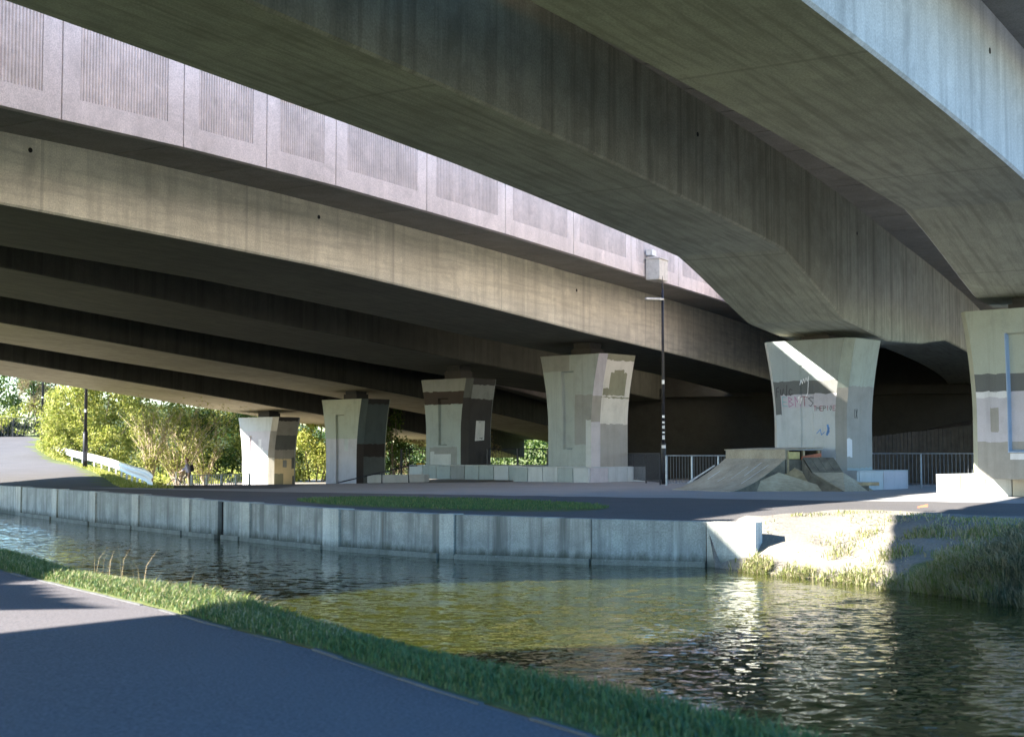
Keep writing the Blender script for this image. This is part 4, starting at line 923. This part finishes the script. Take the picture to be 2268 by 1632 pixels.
# yellow bin beyond the railing
q = at(931, 1031, 100); root = empty("grit_bin", (q.x, q.y, -.6)); tag(root, "small yellow box with a pointed lid glimpsed through the short black railing", "yellow box")
b = MB(); b.hexa([(-.5, -.35, 0), (.5, -.35, 0), (.5, .35, 0), (-.5, .35, 0), (-.62, -.42, .75), (.62, -.42, .75), (.62, .42, .75), (-.62, .42, .75)]); b.build("body", M['yellow'], root, bevel=.03)
b = MB(); b.hexa([(-.66, -.46, .755), (.66, -.46, .755), (.66, .46, .755), (-.66, .46, .755), (-.2, -.1, 1.15), (.2, -.1, 1.15), (.2, .1, 1.15), (-.2, .1, 1.15)]); b.build("lid", M['yellow'], root, bevel=.03)

# ---------------------------------------------------------------- cyclist
def skin_mesh(name, verts, edges, radii, mat, parent, sub=2, root_i=0):
    me = bpy.data.meshes.new(name); me.from_pydata(verts, edges, []); me.update()
    o = bpy.data.objects.new(name, me); COL.objects.link(o)
    m = o.modifiers.new("skin", 'SKIN'); m.use_smooth_shade = True
    for i, r in enumerate(radii): me.skin_vertices[0].data[i].radius = (r, r) if not hasattr(r, '__len__') else r
    for i in range(len(verts)): me.skin_vertices[0].data[i].use_root = (i == root_i)
    s = o.modifiers.new("sub", 'SUBSURF'); s.levels = sub; s.render_levels = sub
    me.materials.append(mat); o.parent = parent; return o
def cyclist():
    g = at(417, 1078, 80); gx, gy = g.x, g.y; gzv = -.86
    pr = empty("person", (gx, gy, gzv)); tag(pr, "person in grey jacket and khaki trousers with reddish hair, astride a bicycle", "person")
    # x = picture right, y = away ; faces left (-x)
    V = [(.02, 0, .92), (0, 0, 1.08), (-.04, 0, 1.25), (-.07, 0, 1.42), (-.09, 0, 1.50), (-.12, 0, 1.60), (-.13, 0, 1.70), (-.12, 0, 1.77),   # pelvis..head top 0-7
         (-.06, -.19, 1.42), (.02, -.26, 1.17), (.06, -.24, .93), (.05, -.24, .86),             # near arm 8-11 hanging behind
         (-.08, .19, 1.42), (-.26, .24, 1.22), (-.44, .22, 1.08), (-.50, .2, 1.05),              # far arm to handlebar 12-15
         (.03, -.10, .90), (.07, -.12, .50), (.12, -.12, .09), (-.04, -.13, .05),              # near leg straight 16-19
         (-.02, .10, .90), (-.30, .12, .70), (-.22, .12, .33), (-.36, .12, .29)]               # far leg on pedal 20-23
    E = [(0, 1), (1, 2), (2, 3), (3, 4), (4, 5), (5, 6), (6, 7), (3, 8), (8, 9), (9, 10), (10, 11), (3, 12), (12, 13), (13, 14), (14, 15), (0, 16), (16, 17), (17, 18), (18, 19), (0, 20), (20, 21), (21, 22), (22, 23)]
    Rr = [.14, .14, .155, .15, .06, .085, .10, .06, .075, .055, .042, .03, .075, .055, .042, .03, .10, .072, .05, .04, .10, .072, .05, .04]
    skin_mesh("body", V, E, Rr, M['skin'], pr)
    jv = [V[0], V[1], V[2], V[3], V[4], V[8], V[9], V[10], V[12], V[13], V[14]]; jv = [tuple(a) for a in jv]; jv[4] = (-.085, 0, 1.47); jv[7] = (.055, -.24, .97); jv[10] = (-.41, .22, 1.10)
    skin_mesh("jacket", jv, [(0, 1), (1, 2), (2, 3), (3, 4), (3, 5), (5, 6), (6, 7), (3, 8), (8, 9), (9, 10)], [.165, .165, .178, .172, .085, .095, .075, .062, .095, .075, .062], M['jacket'], pr)
    tv = [V[0], V[16], V[17], (.115, -.12, .14), V[20], V[21], (-.23, .12, .37)]
    skin_mesh("trousers", tv, [(0, 1), (1, 2), (2, 3), (0, 4), (4, 5), (5, 6)], [.155, .115, .09, .07, .115, .09, .07], M['trousers'], pr)
    skin_mesh("shoe", [(.13, -.12, .06), (.03, -.125, .045), (-.08, -.13, .035)], [(0, 1), (1, 2)], [.055, .05, .035], M['shoe'], pr)
    skin_mesh("shoe", [(-.21, .12, .30), (-.31, .12, .285), (-.40, .12, .275)], [(0, 1), (1, 2)], [.055, .05, .035], M['shoe'], pr)
    skin_mesh("hair", [(-.06, 0, 1.60), (-.05, 0, 1.68), (-.08, 0, 1.75), (-.15, 0, 1.785)], [(0, 1), (1, 2), (2, 3)], [.07, .095, .095, .05], M['hair'], pr)
    for sy in (-1, 1):
        bm_ = bmesh.new(); bmesh.ops.create_uvsphere(bm_, u_segments=8, v_segments=6, radius=.012); me = bpy.data.meshes.new("eye"); bm_.to_mesh(me); bm_.free(); me.materials.append(M['shoe'])
        o = bpy.data.objects.new("eye", me); COL.objects.link(o); o.parent = pr; o.location = (-.215, sy*.035, 1.66)
    skin_mesh("nose", [(-.20, 0, 1.645), (-.235, 0, 1.625)], [(0, 1)], [.016, .014], M['skin'], pr)
    def hand(c, d):
        c = Vector(c); d = Vector(d).normalized(); sd = d.cross(Vector((0, 1, .3))).normalized(); V2 = [tuple(c), tuple(c+d*.05)]; E2_ = [(0, 1)]; R2 = [.026, .032]
        for k in range(4):
            o1 = c+d*.085+sd*(-.027+.018*k); o2 = o1+d*(.03+.006*(1.5-abs(k-1.5)))+Vector((-.005, 0, -.015)); i = len(V2); V2 += [tuple(o1), tuple(o2)]; E2_ += [(1, i), (i, i+1)]; R2 += [.0095, .008]
        o1 = c+d*.03-sd*.04; o2 = o1+d*.03-sd*.012; i = len(V2); V2 += [tuple(o1), tuple(o2)]; E2_ += [(0, i), (i, i+1)]; R2 += [.011, .009]
        skin_mesh("hand", V2, E2_, R2, M['skin'], pr, 1)
    hand(V[11], (-.05, 0, -1)); hand(V[15], (-1, 0, -.25))
    skin_mesh("backpack_strap", [(-.02, -.17, 1.50), (.06, -.17, 1.38)], [(0, 1)], [.02, .02], M['bag'], pr, 1)
    bp = empty("backpack", (gx+.16, gy, gzv+1.1)); tag(bp, "small black backpack on the back of the person straddling the bicycle", "backpack")
    b = MB(); b.cbox((.03, 0, .16), .14, .26, .38); o = b.build("bag", M['bag'], bp, bevel=.05)
    b = MB(); b.cbox((.115, 0, .08), .05, .2, .18); b.build("pocket", M['bag'], bp, bevel=.02)
    # bicycle, front wheel to the left
    bk = empty("bicycle", (gx-.12, gy+.0, gzv)); tag(bk, "dark bicycle facing left under the person in the grey jacket", "bicycle")
    def wheel(cx_):
        def ring(r, rad, n_=28): 
            b = MB(); P = [Vector((cx_+r*math.cos(2*math.pi*k/n_), 0, .34+r*math.sin(2*math.pi*k/n_))) for k in range(n_+1)]; b.tube(P, rad, 6, cap=False); return b
        w_ = ring(.325, .022).build("wheel", M['tyre'], bk, True); ring(.30, .010).build("rim", M['grey_steel'], w_)
        b = MB(); b.tube([(cx_, -.05, .34), (cx_, .05, .34)], .022, 8); b.build("hub", M['black_steel'], w_)
        for k in range(12):
            a = 2*math.pi*k/12; b = MB(); b.tube([(cx_, .02*(-1)**k, .34), (cx_+.3*math.cos(a), 0, .34+.3*math.sin(a))], .003, 4); b.build("spoke", M['grey_steel'], w_)
    wheel(-.62); wheel(.42)
    b = MB(); 
    for P in ([(-.52, 0, .78), (-.14, 0, .30)], [(-.54, 0, .84), (.08, 0, .80)], [(-.14, 0, .30), (.10, 0, .86)], [(-.14, 0, .30), (.42, 0, .34)], [(.08, 0, .78), (.42, 0, .34)]): b.tube(P, .018, 6)
    b.build("frame", M['black_steel'], bk)
    b = MB(); b.tube([(-.62, 0, .34), (-.55, 0, .8), (-.57, 0, .98)], .016, 6); b.build("fork", M['grey_steel'], bk)
    b = MB(); b.tube([(-.50, -.30, 1.04), (-.6, -.05, 1.0), (-.6, .05, 1.0), (-.50, .30, 1.04)], .014, 6); b.build("handlebar", M['grey_steel'], bk)
    b = MB(); b.hexa([(.0, -.03, .86), (.22, -.08, .86), (.22, .08, .86), (.0, .03, .86), (.0, -.02, .91), (.22, -.07, .92), (.22, .07, .92), (.0, .02, .91)]); b.build("saddle", M['bag'], bk, bevel=.015)
    b = MB(); b.tube([(-.14, -.09, .20), (-.14, -.05, .30), (-.14, .05, .30), (-.2, .09, .28)], .012, 6); b.build("crank", M['grey_steel'], bk)
    for P in ((-.14, -.13, .2), (-.2, .13, .27)):
        b = MB(); b.cbox(P, .09, .08, .02); b.build("pedal", M['black_steel'], bk)
cyclist()

# ---------------------------------------------------------------- foliage
def np_mesh(name, V, F, mat, parent=None, n=None):
    me = bpy.data.meshes.new(name); V = np.asarray(V, np.float32); F = np.asarray(F, np.int32); k = F.shape[1]
    me.vertices.add(len(V)); me.vertices.foreach_set('co', V.ravel()); me.loops.add(F.size); me.loops.foreach_set('vertex_index', F.ravel())
    me.polygons.add(len(F)); me.polygons.foreach_set('loop_start', np.arange(0, F.size, k, dtype=np.int32)); me.polygons.foreach_set('loop_total', np.full(len(F), k, np.int32))
    me.materials.append(mat); me.update(); me.validate()
    o = bpy.data.objects.new(name, me); COL.objects.link(o)
    if parent: o.parent = parent
    return o
def leaves(P, size, aspect=.6, r=rng, up=.3):
    n_ = len(P); d = r.normal(size=(n_, 3)); d[:, 2] += up; d /= np.linalg.norm(d, axis=1)[:, None]
    e = r.normal(size=(n_, 3)); e = np.cross(d, e); e /= np.linalg.norm(e, axis=1)[:, None]
    s = (size*r.uniform(.6, 1.4, n_))[:, None]
    V = np.empty((n_, 4, 3)); c = np.cross(d, e)
    V[:, 0] = P-d*s*.5; V[:, 1] = P+e*s*aspect*.5; V[:, 2] = P+d*s*.5; V[:, 3] = P-e*s*aspect*.5
    return V.reshape(-1, 3), np.arange(n_*4).reshape(-1, 4)
def crown_points(n_, lobes, r, shell=.35):
    """clumpy points: lobes = (x,y,z,rx,ry,rz)"""
    lobes = np.array(lobes, float); vol = lobes[:, 3]*lobes[:, 4]*lobes[:, 5]; idx = r.choice(len(lobes), n_, p=vol**.75/np.sum(vol**.75))
    u = r.normal(size=(n_, 3)); u /= np.linalg.norm(u, axis=1)[:, None]
    rad = 1-shell*np.abs(r.normal(size=n_))*.9
    k = 1+.16*np.sin(u[:, 0]*7+idx)*np.sin(u[:, 2]*6+idx*2)+.10*np.sin(u[:, 1]*13+idx*3)
    return lobes[idx, :3]+u*lobes[idx, 3:]*(rad*k)[:, None]
def bush(name, label, cat, base, lobes, n_, size, mat, seed, group=None, stems=6, aspect=.62):
    k9 = 1.18 if base[1] > 99 else 1.0
    lobes = [tuple(c*k9 for c in l) for l in lobes]; size *= 1.05
    r = np.random.default_rng(seed); root = empty(name, base); tag(root, label, cat, group)
    # each main lobe carries many small sub-clumps so the outline breaks up
    sub = []
    for l in lobes:
        for _ in range(11):
            u = r.normal(size=3); u /= np.linalg.norm(u); k = r.uniform(.22, .48)
            sub.append((l[0]+u[0]*l[3]*.72, l[1]+u[1]*l[4]*.72, l[2]+u[2]*l[5]*.72, l[3]*k, l[4]*k, l[5]*k))
    P = crown_points(n_, sub, r, .5); P = P[P[:, 2] > -.3]
    V, F = leaves(P, size, aspect, r); np_mesh("foliage", V, F, mat, root)
    b = MB(); rr = random.Random(seed)
    for i in range(stems):
        l = lobes[i % len(lobes)]; t = Vector(l[:3])+Vector((rr.uniform(-.5, .5)*l[3], rr.uniform(-.5, .5)*l[4], .5*l[5])); s0 = Vector((t.x*.25, t.y*.25, -.2))
        b.tube([s0, s0.lerp(t, .5)+Vector((rr.uniform(-.2, .2), 0, .2)), t], [.06, .04, .015], 5)
    b.build("trunk", M['bark'], root); return root
G = "bushes beyond the viaduct"
def pb(x, y, Y, z): p = at(x, y, Y); return (p.x, p.y, z)
# big hazel bank behind the crash barrier (three neighbouring shrubs)
bush("bush", "broad yellow green bush directly behind the bend of the crash barrier", "bush", pb(203, 1032, 101, .9), [(-1.0, 0, 2.5, 2.0, 2, 2.6), (1.2, .5, 3.4, 2.6, 2, 3.2), (-.3, 1, 5, 2.6, 2, 2.4), (-1.9, .5, 1.0, 1.0, 1.4, 1.3), (3.0, 0, 1.5, 1.6, 1.4, 1.6), (-1.3, -.8, .8, 1.4, 1.2, 1.2), (1.0, -.9, .8, 1.8, 1.2, 1.2)], 22000, .17, M['leaf_yg'], 11, G)
bush("bush", "tall leafy bush behind the bare stems, reaching the deck soffit", "bush", pb(365, 1060, 105, -.3), [(-3, 0, 4, 3, 2, 3.2), (0, .5, 4.5, 3.2, 2, 3.6), (2.8, 0, 3.2, 2.8, 2, 3.2), (-1, .6, 7, 3.6, 2, 1.8), (3, .8, 5.9, 2.6, 1.6, 1.9), (-4.2, .8, 6.2, 2.6, 1.6, 2.2), (-6, .8, 3.5, 2.6, 1.8, 3), (-2, -1, 1.4, 2, 1.4, 1.5), (1.5, -1, 1.3, 2.2, 1.4, 1.5)], 30000, .19, M['leaf_yg'], 12, G)
bush("bush", "dark green bush left of the farthest column, behind the pale railing", "bush", pb(490, 1070, 106, -.8), [(-1.5, 0, 2.0, 2.2, 1.8, 2.0), (1.2, .3, 2.6, 2.2, 1.8, 2.6), (.2, .5, 4.6, 2.6, 1.8, 2.2), (2.5, 0, 5.0, 1.6, 1.4, 2.0), (-1.8, .4, 4.8, 2.0, 1.5, 2.0), (-.4, -1, 1, 2.4, 1, 1.1)], 17000, .18, M['leaf_g'], 13, G)
bush("bush", "bright bush filling the gap between the two farthest columns", "bush", pb(695, 1065, 104, -.9), [(-1.2, 0, 1.6, 1.8, 1.5, 1.8), (.8, 0, 3.0, 2.0, 1.5, 2.4), (-1.3, .3, 4.2, 1.6, 1.4, 1.5), (1.4, .4, 1.4, 1.5, 1.3, 1.5)], 12000, .18, M['leaf_yg'], 14, G)
bush("bush", "dark bush right beside the second farthest column, by the short black railing", "bush", pb(872, 1055, 104, -.8), [(-.8, 0, 2.0, 1.4, 1.3, 2.0), (.5, .2, 1.2, 1.2, 1.2, 1.4), (-.4, .3, 3.6, 1.1, 1.1, 1.3)], 5000, .16, M['leaf_g'], 15, G)
bush("bush", "pale dry bush seen through the short black railing", "bush", pb(930, 1035, 118, -.8), [(-1.4, 0, 2, 1.8, 1.3, 2), (1.2, 0, 2.3, 1.8, 1.3, 2.3), (3.6, .4, 2, 1.8, 1.3, 2)], 4000, .18, M['leaf_br'], 16, G)
tr_ = bush("tree", "bright green tree standing above the ivy at the far left edge", "tree", pb(25, 930, 136, 3.0), [(-3, 0, 4.5, 3, 2, 2.4), (1.2, 0, 4.9, 2.4, 2, 2.2), (-1.5, 0, 2.2, 2.6, 2, 1.8), (2.6, .2, 2.8, 1.5, 1.4, 1.5), (-5, .5, 2.6, 2.4, 1.8, 3)], 11000, .22, M['leaf_g'], 17, None, 5)
bush("bramble_bank", "yellowish bramble bank under the green tree at far left", "brambles", pb(50, 955, 128, 2.4), [(-3, 0, 1.0, 2.4, 1.6, 1.8), (0, 0, 1.3, 2.2, 1.6, 1.8), (2.3, 0, 1.8, 1.6, 1.5, 1.9)], 7000, .17, M['leaf_yg'], 18)
bush("bramble", "reddish brown bare bramble between the two farther lamp posts", "brambles", pb(104, 930, 128, 2.6), [(0, 0, 2.0, 1.6, 1.2, 2.2), (1.0, .2, 4.2, 1.7, 1.2, 2.0), (-1.2, 0, 3.6, 1.0, 1, 1.6)], 5000, .14, M['leaf_br'], 19)
bush("ivy", "dark ivy clump smothering the left end of the far railing", "ivy", pb(15, 975, 122.4, 2.2), [(-1.2, 0, .9, 1.4, .5, .9), (.7, 0, .8, 1.0, .5, .8)], 3500, .15, M['leaf_dk'], 20, None, 3)
bush("ivy", "dark ivy clump on the far railing right of the leftmost lamp post", "ivy", pb(106, 975, 121.8, 2.2), [(-.6, 0, .8, .6, .4, .9), (.45, 0, 1.0, .6, .4, 1.1)], 2200, .15, M['leaf_dk'], 21, None, 3)
# far wood closing the view (reads as one mass)
r = np.random.default_rng(31)
wl = [(x, 150+r.uniform(-6, 6), r.uniform(1.0, 2.4)+max(0, (-x-20)*.03), r.uniform(4, 6), 4, r.uniform(3.2, 4.6)) for x in np.arange(-85, 12, 4.5)]
V, F = leaves(crown_points(42000, wl, r, .45), .34, .65, r); tag(np_mesh("distant_wood", V, F, M['leaf_g']), "distant wood closing the view beyond the bushes", "wood", None, 'stuff')

r = np.random.default_rng(33); n_ = 42000
gx_ = r.uniform(-42, 4, n_); gy_ = r.uniform(84, 128, n_); k = np.array([(x-xguard(y) > 1.2) and sp(x, y)[1] < -43 and math.sin(x*.9)*math.sin(y*.8)+r.uniform(-.9, .9) > -.5 for x, y in zip(gx_, gy_)])
gx_, gy_ = gx_[k], gy_[k]; gzz = np.array([gz(x, y) for x, y in zip(gx_, gy_)]); P = np.column_stack([gx_, gy_, gzz+r.uniform(-.05, 1.0, len(gx_))*(.6+.5*np.sin(gx_*1.3)*np.sin(gy_*1.1))])
V, F = leaves(P, .26, .6, r); tag(np_mesh("undergrowth", V, F, M['leaf_yg']), "low scrub covering the slope between the bushes", "undergrowth", None, 'stuff')
# bare stemmed shrub in front of the big bush
def bare_shrub(base, seed, label, n_, h, lean, leafn):
    root = empty("bare_shrub", base); tag(root, label, "shrub", "bare stemmed shrubs behind the cyclist"); R = random.Random(seed); b = MB(); tips = []
    for i in range(n_):
        a = R.uniform(-1, 1); hh = h*R.uniform(.65, 1.05); bend = R.uniform(.1, .5)
        P = []
        for k in range(6):
            t = k/5; P.append(Vector((a*lean*(t**1.25)*hh/h+R.uniform(-.05, .05), R.uniform(-.5, .5)*t, hh*t*(1-.12*abs(a)*t)-.1)))
        b.tube(P, [.035*(1-.85*k/5) for k in range(6)], 4, cap=False); tips += P[2:]
        for k in range(7):
            j = R.randint(1, 4); t = P[j]; d = Vector((a*.5+R.uniform(-.6, .6), R.uniform(-.4, .4), R.uniform(.5, 1.1)))*R.uniform(.5, 1.2)
            m = t+d*.5+Vector((R.uniform(-.08, .08), 0, R.uniform(-.05, .08))); e = t+d; b.tube([t, m, e], [.015, .010, .004], 3, cap=False); tips += [m, e]
    b.build("stem", M['twig'], root)
    r = np.random.default_rng(seed); T = np.array([tuple(t) for t in tips]); P = T[r.integers(0, len(T), leafn)]+r.normal(size=(leafn, 3))*.14
    V, F = leaves(P, .10, .6, r); np_mesh("foliage", V, F, M['leaf_yg'], root)
bare_shrub(pb(335, 1068, 82, -.5), 41, "fan of bare pale stems rising just right of the crash barrier end", 22, 4.9, 2.4, 2600)
bare_shrub(pb(392, 1066, 84, -.7), 42, "spreading bare twigged shrub directly behind the cyclist", 24, 5.4, 4.0, 3400)
bare_shrub(pb(455, 1068, 86, -.8), 43, "sparse bare shrub leaning toward the farthest column above the pale railing", 13, 4.2, 2.8, 1600)

# ---------------------------------------------------------------- grass
def blades(P, h, wd, lean, r, mat, name, label=None, bias=(0, 0)):
    n_ = len(P); a = r.uniform(0, 2*np.pi, n_); H = h*r.uniform(.45, 1.25, n_) if np.isscalar(h) else h
    dx = np.stack([np.cos(a), np.sin(a), np.zeros(n_)], 1); L = (H*lean*r.uniform(.2, 1.2, n_))[:, None]; side = np.stack([-dx[:, 1], dx[:, 0], np.zeros(n_)], 1)*(wd*r.uniform(.6, 1.3, n_))[:, None]
    dx = dx+np.array([bias[0], bias[1], 0])
    V = np.empty((n_, 5, 3)); z = np.array([0, 0, 1.])
    V[:, 0] = P-side; V[:, 1] = P+side; m = P+dx*L*.3+z*(H*.58)[:, None]; V[:, 2] = m+side*.75; V[:, 3] = m-side*.75; V[:, 4] = P+dx*L+z*(H*(.95-.25*lean))[:, None]
    base = np.arange(n_)[:, None]*5
    F = np.concatenate([base+np.array([[0, 1, 2]]), base+np.array([[0, 2, 3]]), base+np.array([[3, 2, 4]])])
    o = np_mesh(name, V.reshape(-1, 3), F, mat); tag(o, label, None, None, 'stuff'); return o
r = np.random.default_rng(51)
# near verge
pe = np.array(PE); seglen = np.linalg.norm(np.diff(pe, axis=0), axis=1); ok = (pe[:-1, 1] > 3) & (pe[:-1, 1] < 34)
wts = seglen*ok; idx = r.choice(len(seglen), 70000, p=wts/wts.sum()); t = r.uniform(0, 1, 70000)[:, None]
q = pe[idx]*(1-t)+pe[idx+1]*t; o_ = .07+1.05*r.beta(1.3, 1.5, 70000); q = q+np.stack([o_*OUT.x, o_*OUT.y], 1)
zz = np.interp(o_, [0, .3, .75, 1.05, 1.4], [-.4, -.37, -.41, -.62, -1.2])
hh = np.interp(o_, [0, .15, .5, 1.2], [.035, .075, .12, .19])*r.uniform(.5, 1.25, 70000)*(1+.5*np.sin(q[:, 0]*2.1+q[:, 1]*1.3)*np.sin(q[:, 1]*.9))
blades(np.column_stack([q, zz]), hh, .0055, .7, r, M['grass'], "verge_grass", "grass verge between the near path and the canal")
sel = r.choice(70000, 24000); sel = sel[(q[sel, 1] > 12.5)]
blades(np.column_stack([q, zz])[sel], hh[sel]*1.1, .005, .8, r, M['grass_dry'], "dry_verge_grass", "straw coloured grass in the sunlit verge")
P = []
for x, y, Y in ((228, 1270, 18.6), (236, 1270, 18.5), (180, 1262, 19.4), (262, 1300, 17.8), (275, 1305, 17.6), (300, 1312, 17.2), (318, 1320, 16.8), (205, 1275, 19), (345, 1330, 16.4), (415, 1345, 15.2), (480, 1362, 14.3), (500, 1366, 14.2), (520, 1370, 14), (150, 1262, 20)):
    p = at(x, y, Y); P += [(p.x+r.uniform(-.05, .05), p.y, -.5) for _ in range(2)]
P = np.array(P); blades(P, r.uniform(.35, .75, len(P)), .0035, .35, r, M['straw'], "grass_stalks", "tall straw coloured grass stalks over the water")
# far bank
bl_ = np.array([p for p in BANK if p[0] > 3.5 and p[1] > 5 and p[0] < 14]); bl2 = np.array(polyline([tuple(p) for p in bl_], .25))
def bankz(e, d):
    wd = 1.0+2.8*(np.clip(e/3, 0, 1)**2*(3-2*np.clip(e/3, 0, 1))); t_ = np.clip(d/wd, 0, 1); return np.where(t_ < 1, -1+(t_**.75)*(1-.25*(1-t_)), 0)
def on_bank(n_, e0, e1, d0, d1, beta=(1, 1)):
    cum = np.concatenate([[0], np.cumsum(np.linalg.norm(np.diff(bl2, axis=0), axis=1))]); e = r.uniform(e0, e1, n_); x = np.interp(e, cum, bl2[:, 0]); y = np.interp(e, cum, bl2[:, 1])
    d = d0+(d1-d0)*r.beta(*beta, n_); return np.column_stack([x+INL.x*d, y+INL.y*d, bankz(e, d)-.02]), e, d
P, e, d = on_bank(9000, .7, 7.2, -.05, .6, (1, 1.8)); k = np.sin(e*5.3)+np.sin(e*11.7+1)+r.uniform(-1, 1, 9000) > .1
blades(P[k], .22, .009, .9, r, M['grass_dry'], "waterline_grass", "tufts of dry grass along the sunlit waterline of the far bank", (-.2, -.5))
P, e, d = on_bank(14000, 2.2, 7.3, .2, 3.6); k = (np.sin(P[:, 0]*4.1)*np.sin(P[:, 1]*3.3+1)+.28*(e-4.6)+r.uniform(-.5, .5, 14000)) > .35
blades(P[k], .17, .008, .9, r, M['grass_dry'], "bank_grass", "patchy short grass on the sunlit earth of the far bank", (-.1, -.3))
P, e, d = on_bank(24000, .8, 8.5, .0, 5.2); k = (np.sin(P[:, 0]*2.3+1)*np.sin(P[:, 1]*2.9)+.22*(e-3.5)+r.uniform(-1.2, 1.2, 24000)) > .6
blades(P[k], .10, .008, 1.0, r, M['grass_dry'], "short_bank_grass", "thin short dry grass scattered over the earth of the far bank", (-.1, -.3))
P, e, d = on_bank(34000, 6.2, 15, -.05, 4.4); hh = (.16+.38*np.clip(1-abs(d-1.4)/2.4, 0, 1))*r.uniform(.4, 1.3, 34000)*(1+.35*np.sin(P[:, 0]*5)*np.sin(P[:, 1]*4))
blades(P, hh, .009, .95, r, M['grass_shade'], "long_grass", "long shaded grass on the far bank at right", (-.35, -.35))
P, e, d = on_bank(5000, 5.4, 7.2, 0, 1.5); blades(P, .38, .008, 1.0, r, M['grass_dry'], "bank_edge_grass", "long dry grass at the shadow edge of the far bank", (-.3, -.5))
# grass strip on the platform and verges of the ramp road
n_ = 16000; rr_ = np.sqrt(r.uniform(0, 1, n_))*.98; a = r.uniform(0, 2*np.pi, n_); ux = np.array([-.62, .78]); ux = ux/np.linalg.norm(ux); uy = np.array([-ux[1], ux[0]])
q = np.array([-1.7, 35.6])+np.outer(rr_*np.cos(a)*5.4, ux)+np.outer(rr_*np.sin(a)*2.7, uy); k = (np.sin(q[:, 0]*2.3)*np.sin(q[:, 1]*1.9)+r.uniform(-1, 1, n_)) > -.5
def infront(q):      # keep off the wall top
    return np.array([any(False for _ in ()) or True for _ in q])
qx = np.array([p[0] for p in QUAY]); qy = np.array([p[1] for p in QUAY]); k &= q[:, 1] > np.interp(q[:, 0], qx, qy)+.75
blades(np.column_stack([q, np.zeros(n_)])[k], .07, .009, .6, r, M['grass'], "platform_grass", "worn strip of short grass on the platform behind the canal wall")
P = []
for i in range(9000):
    j = r.integers(0, len(gl)-1); t = r.uniform(); p = gl[j].lerp(gl[j+1], t); o2 = r.uniform(-1.5, .8); P.append((p.x-.9*o2-.3, p.y+.4*o2-.5, p.z-.05))
P = np.array(P); P[:, 2] = [gz(x, y) for x, y, _ in P]
blades(P, .16, .014, .7, r, M['leaf_yg'], "road_verge_grass", "sunlit grass verge along the foot of the crash barrier")
for i, (x, y, Y) in enumerate(((2285, 1255, 30.5), )):
    pass
q = at(2043, 1131, 31.0); b = MB(); b.quad((-.12, -.05, .02), (.10, -.07, .05), (.13, .06, .10), (-.08, .07, .05)); o = b.build("dead_leaf", M['red_wood']); o.location = (q.x, q.y, .03); tag(o, "single reddish brown dead leaf on the shaded edge of the bank", "leaf")
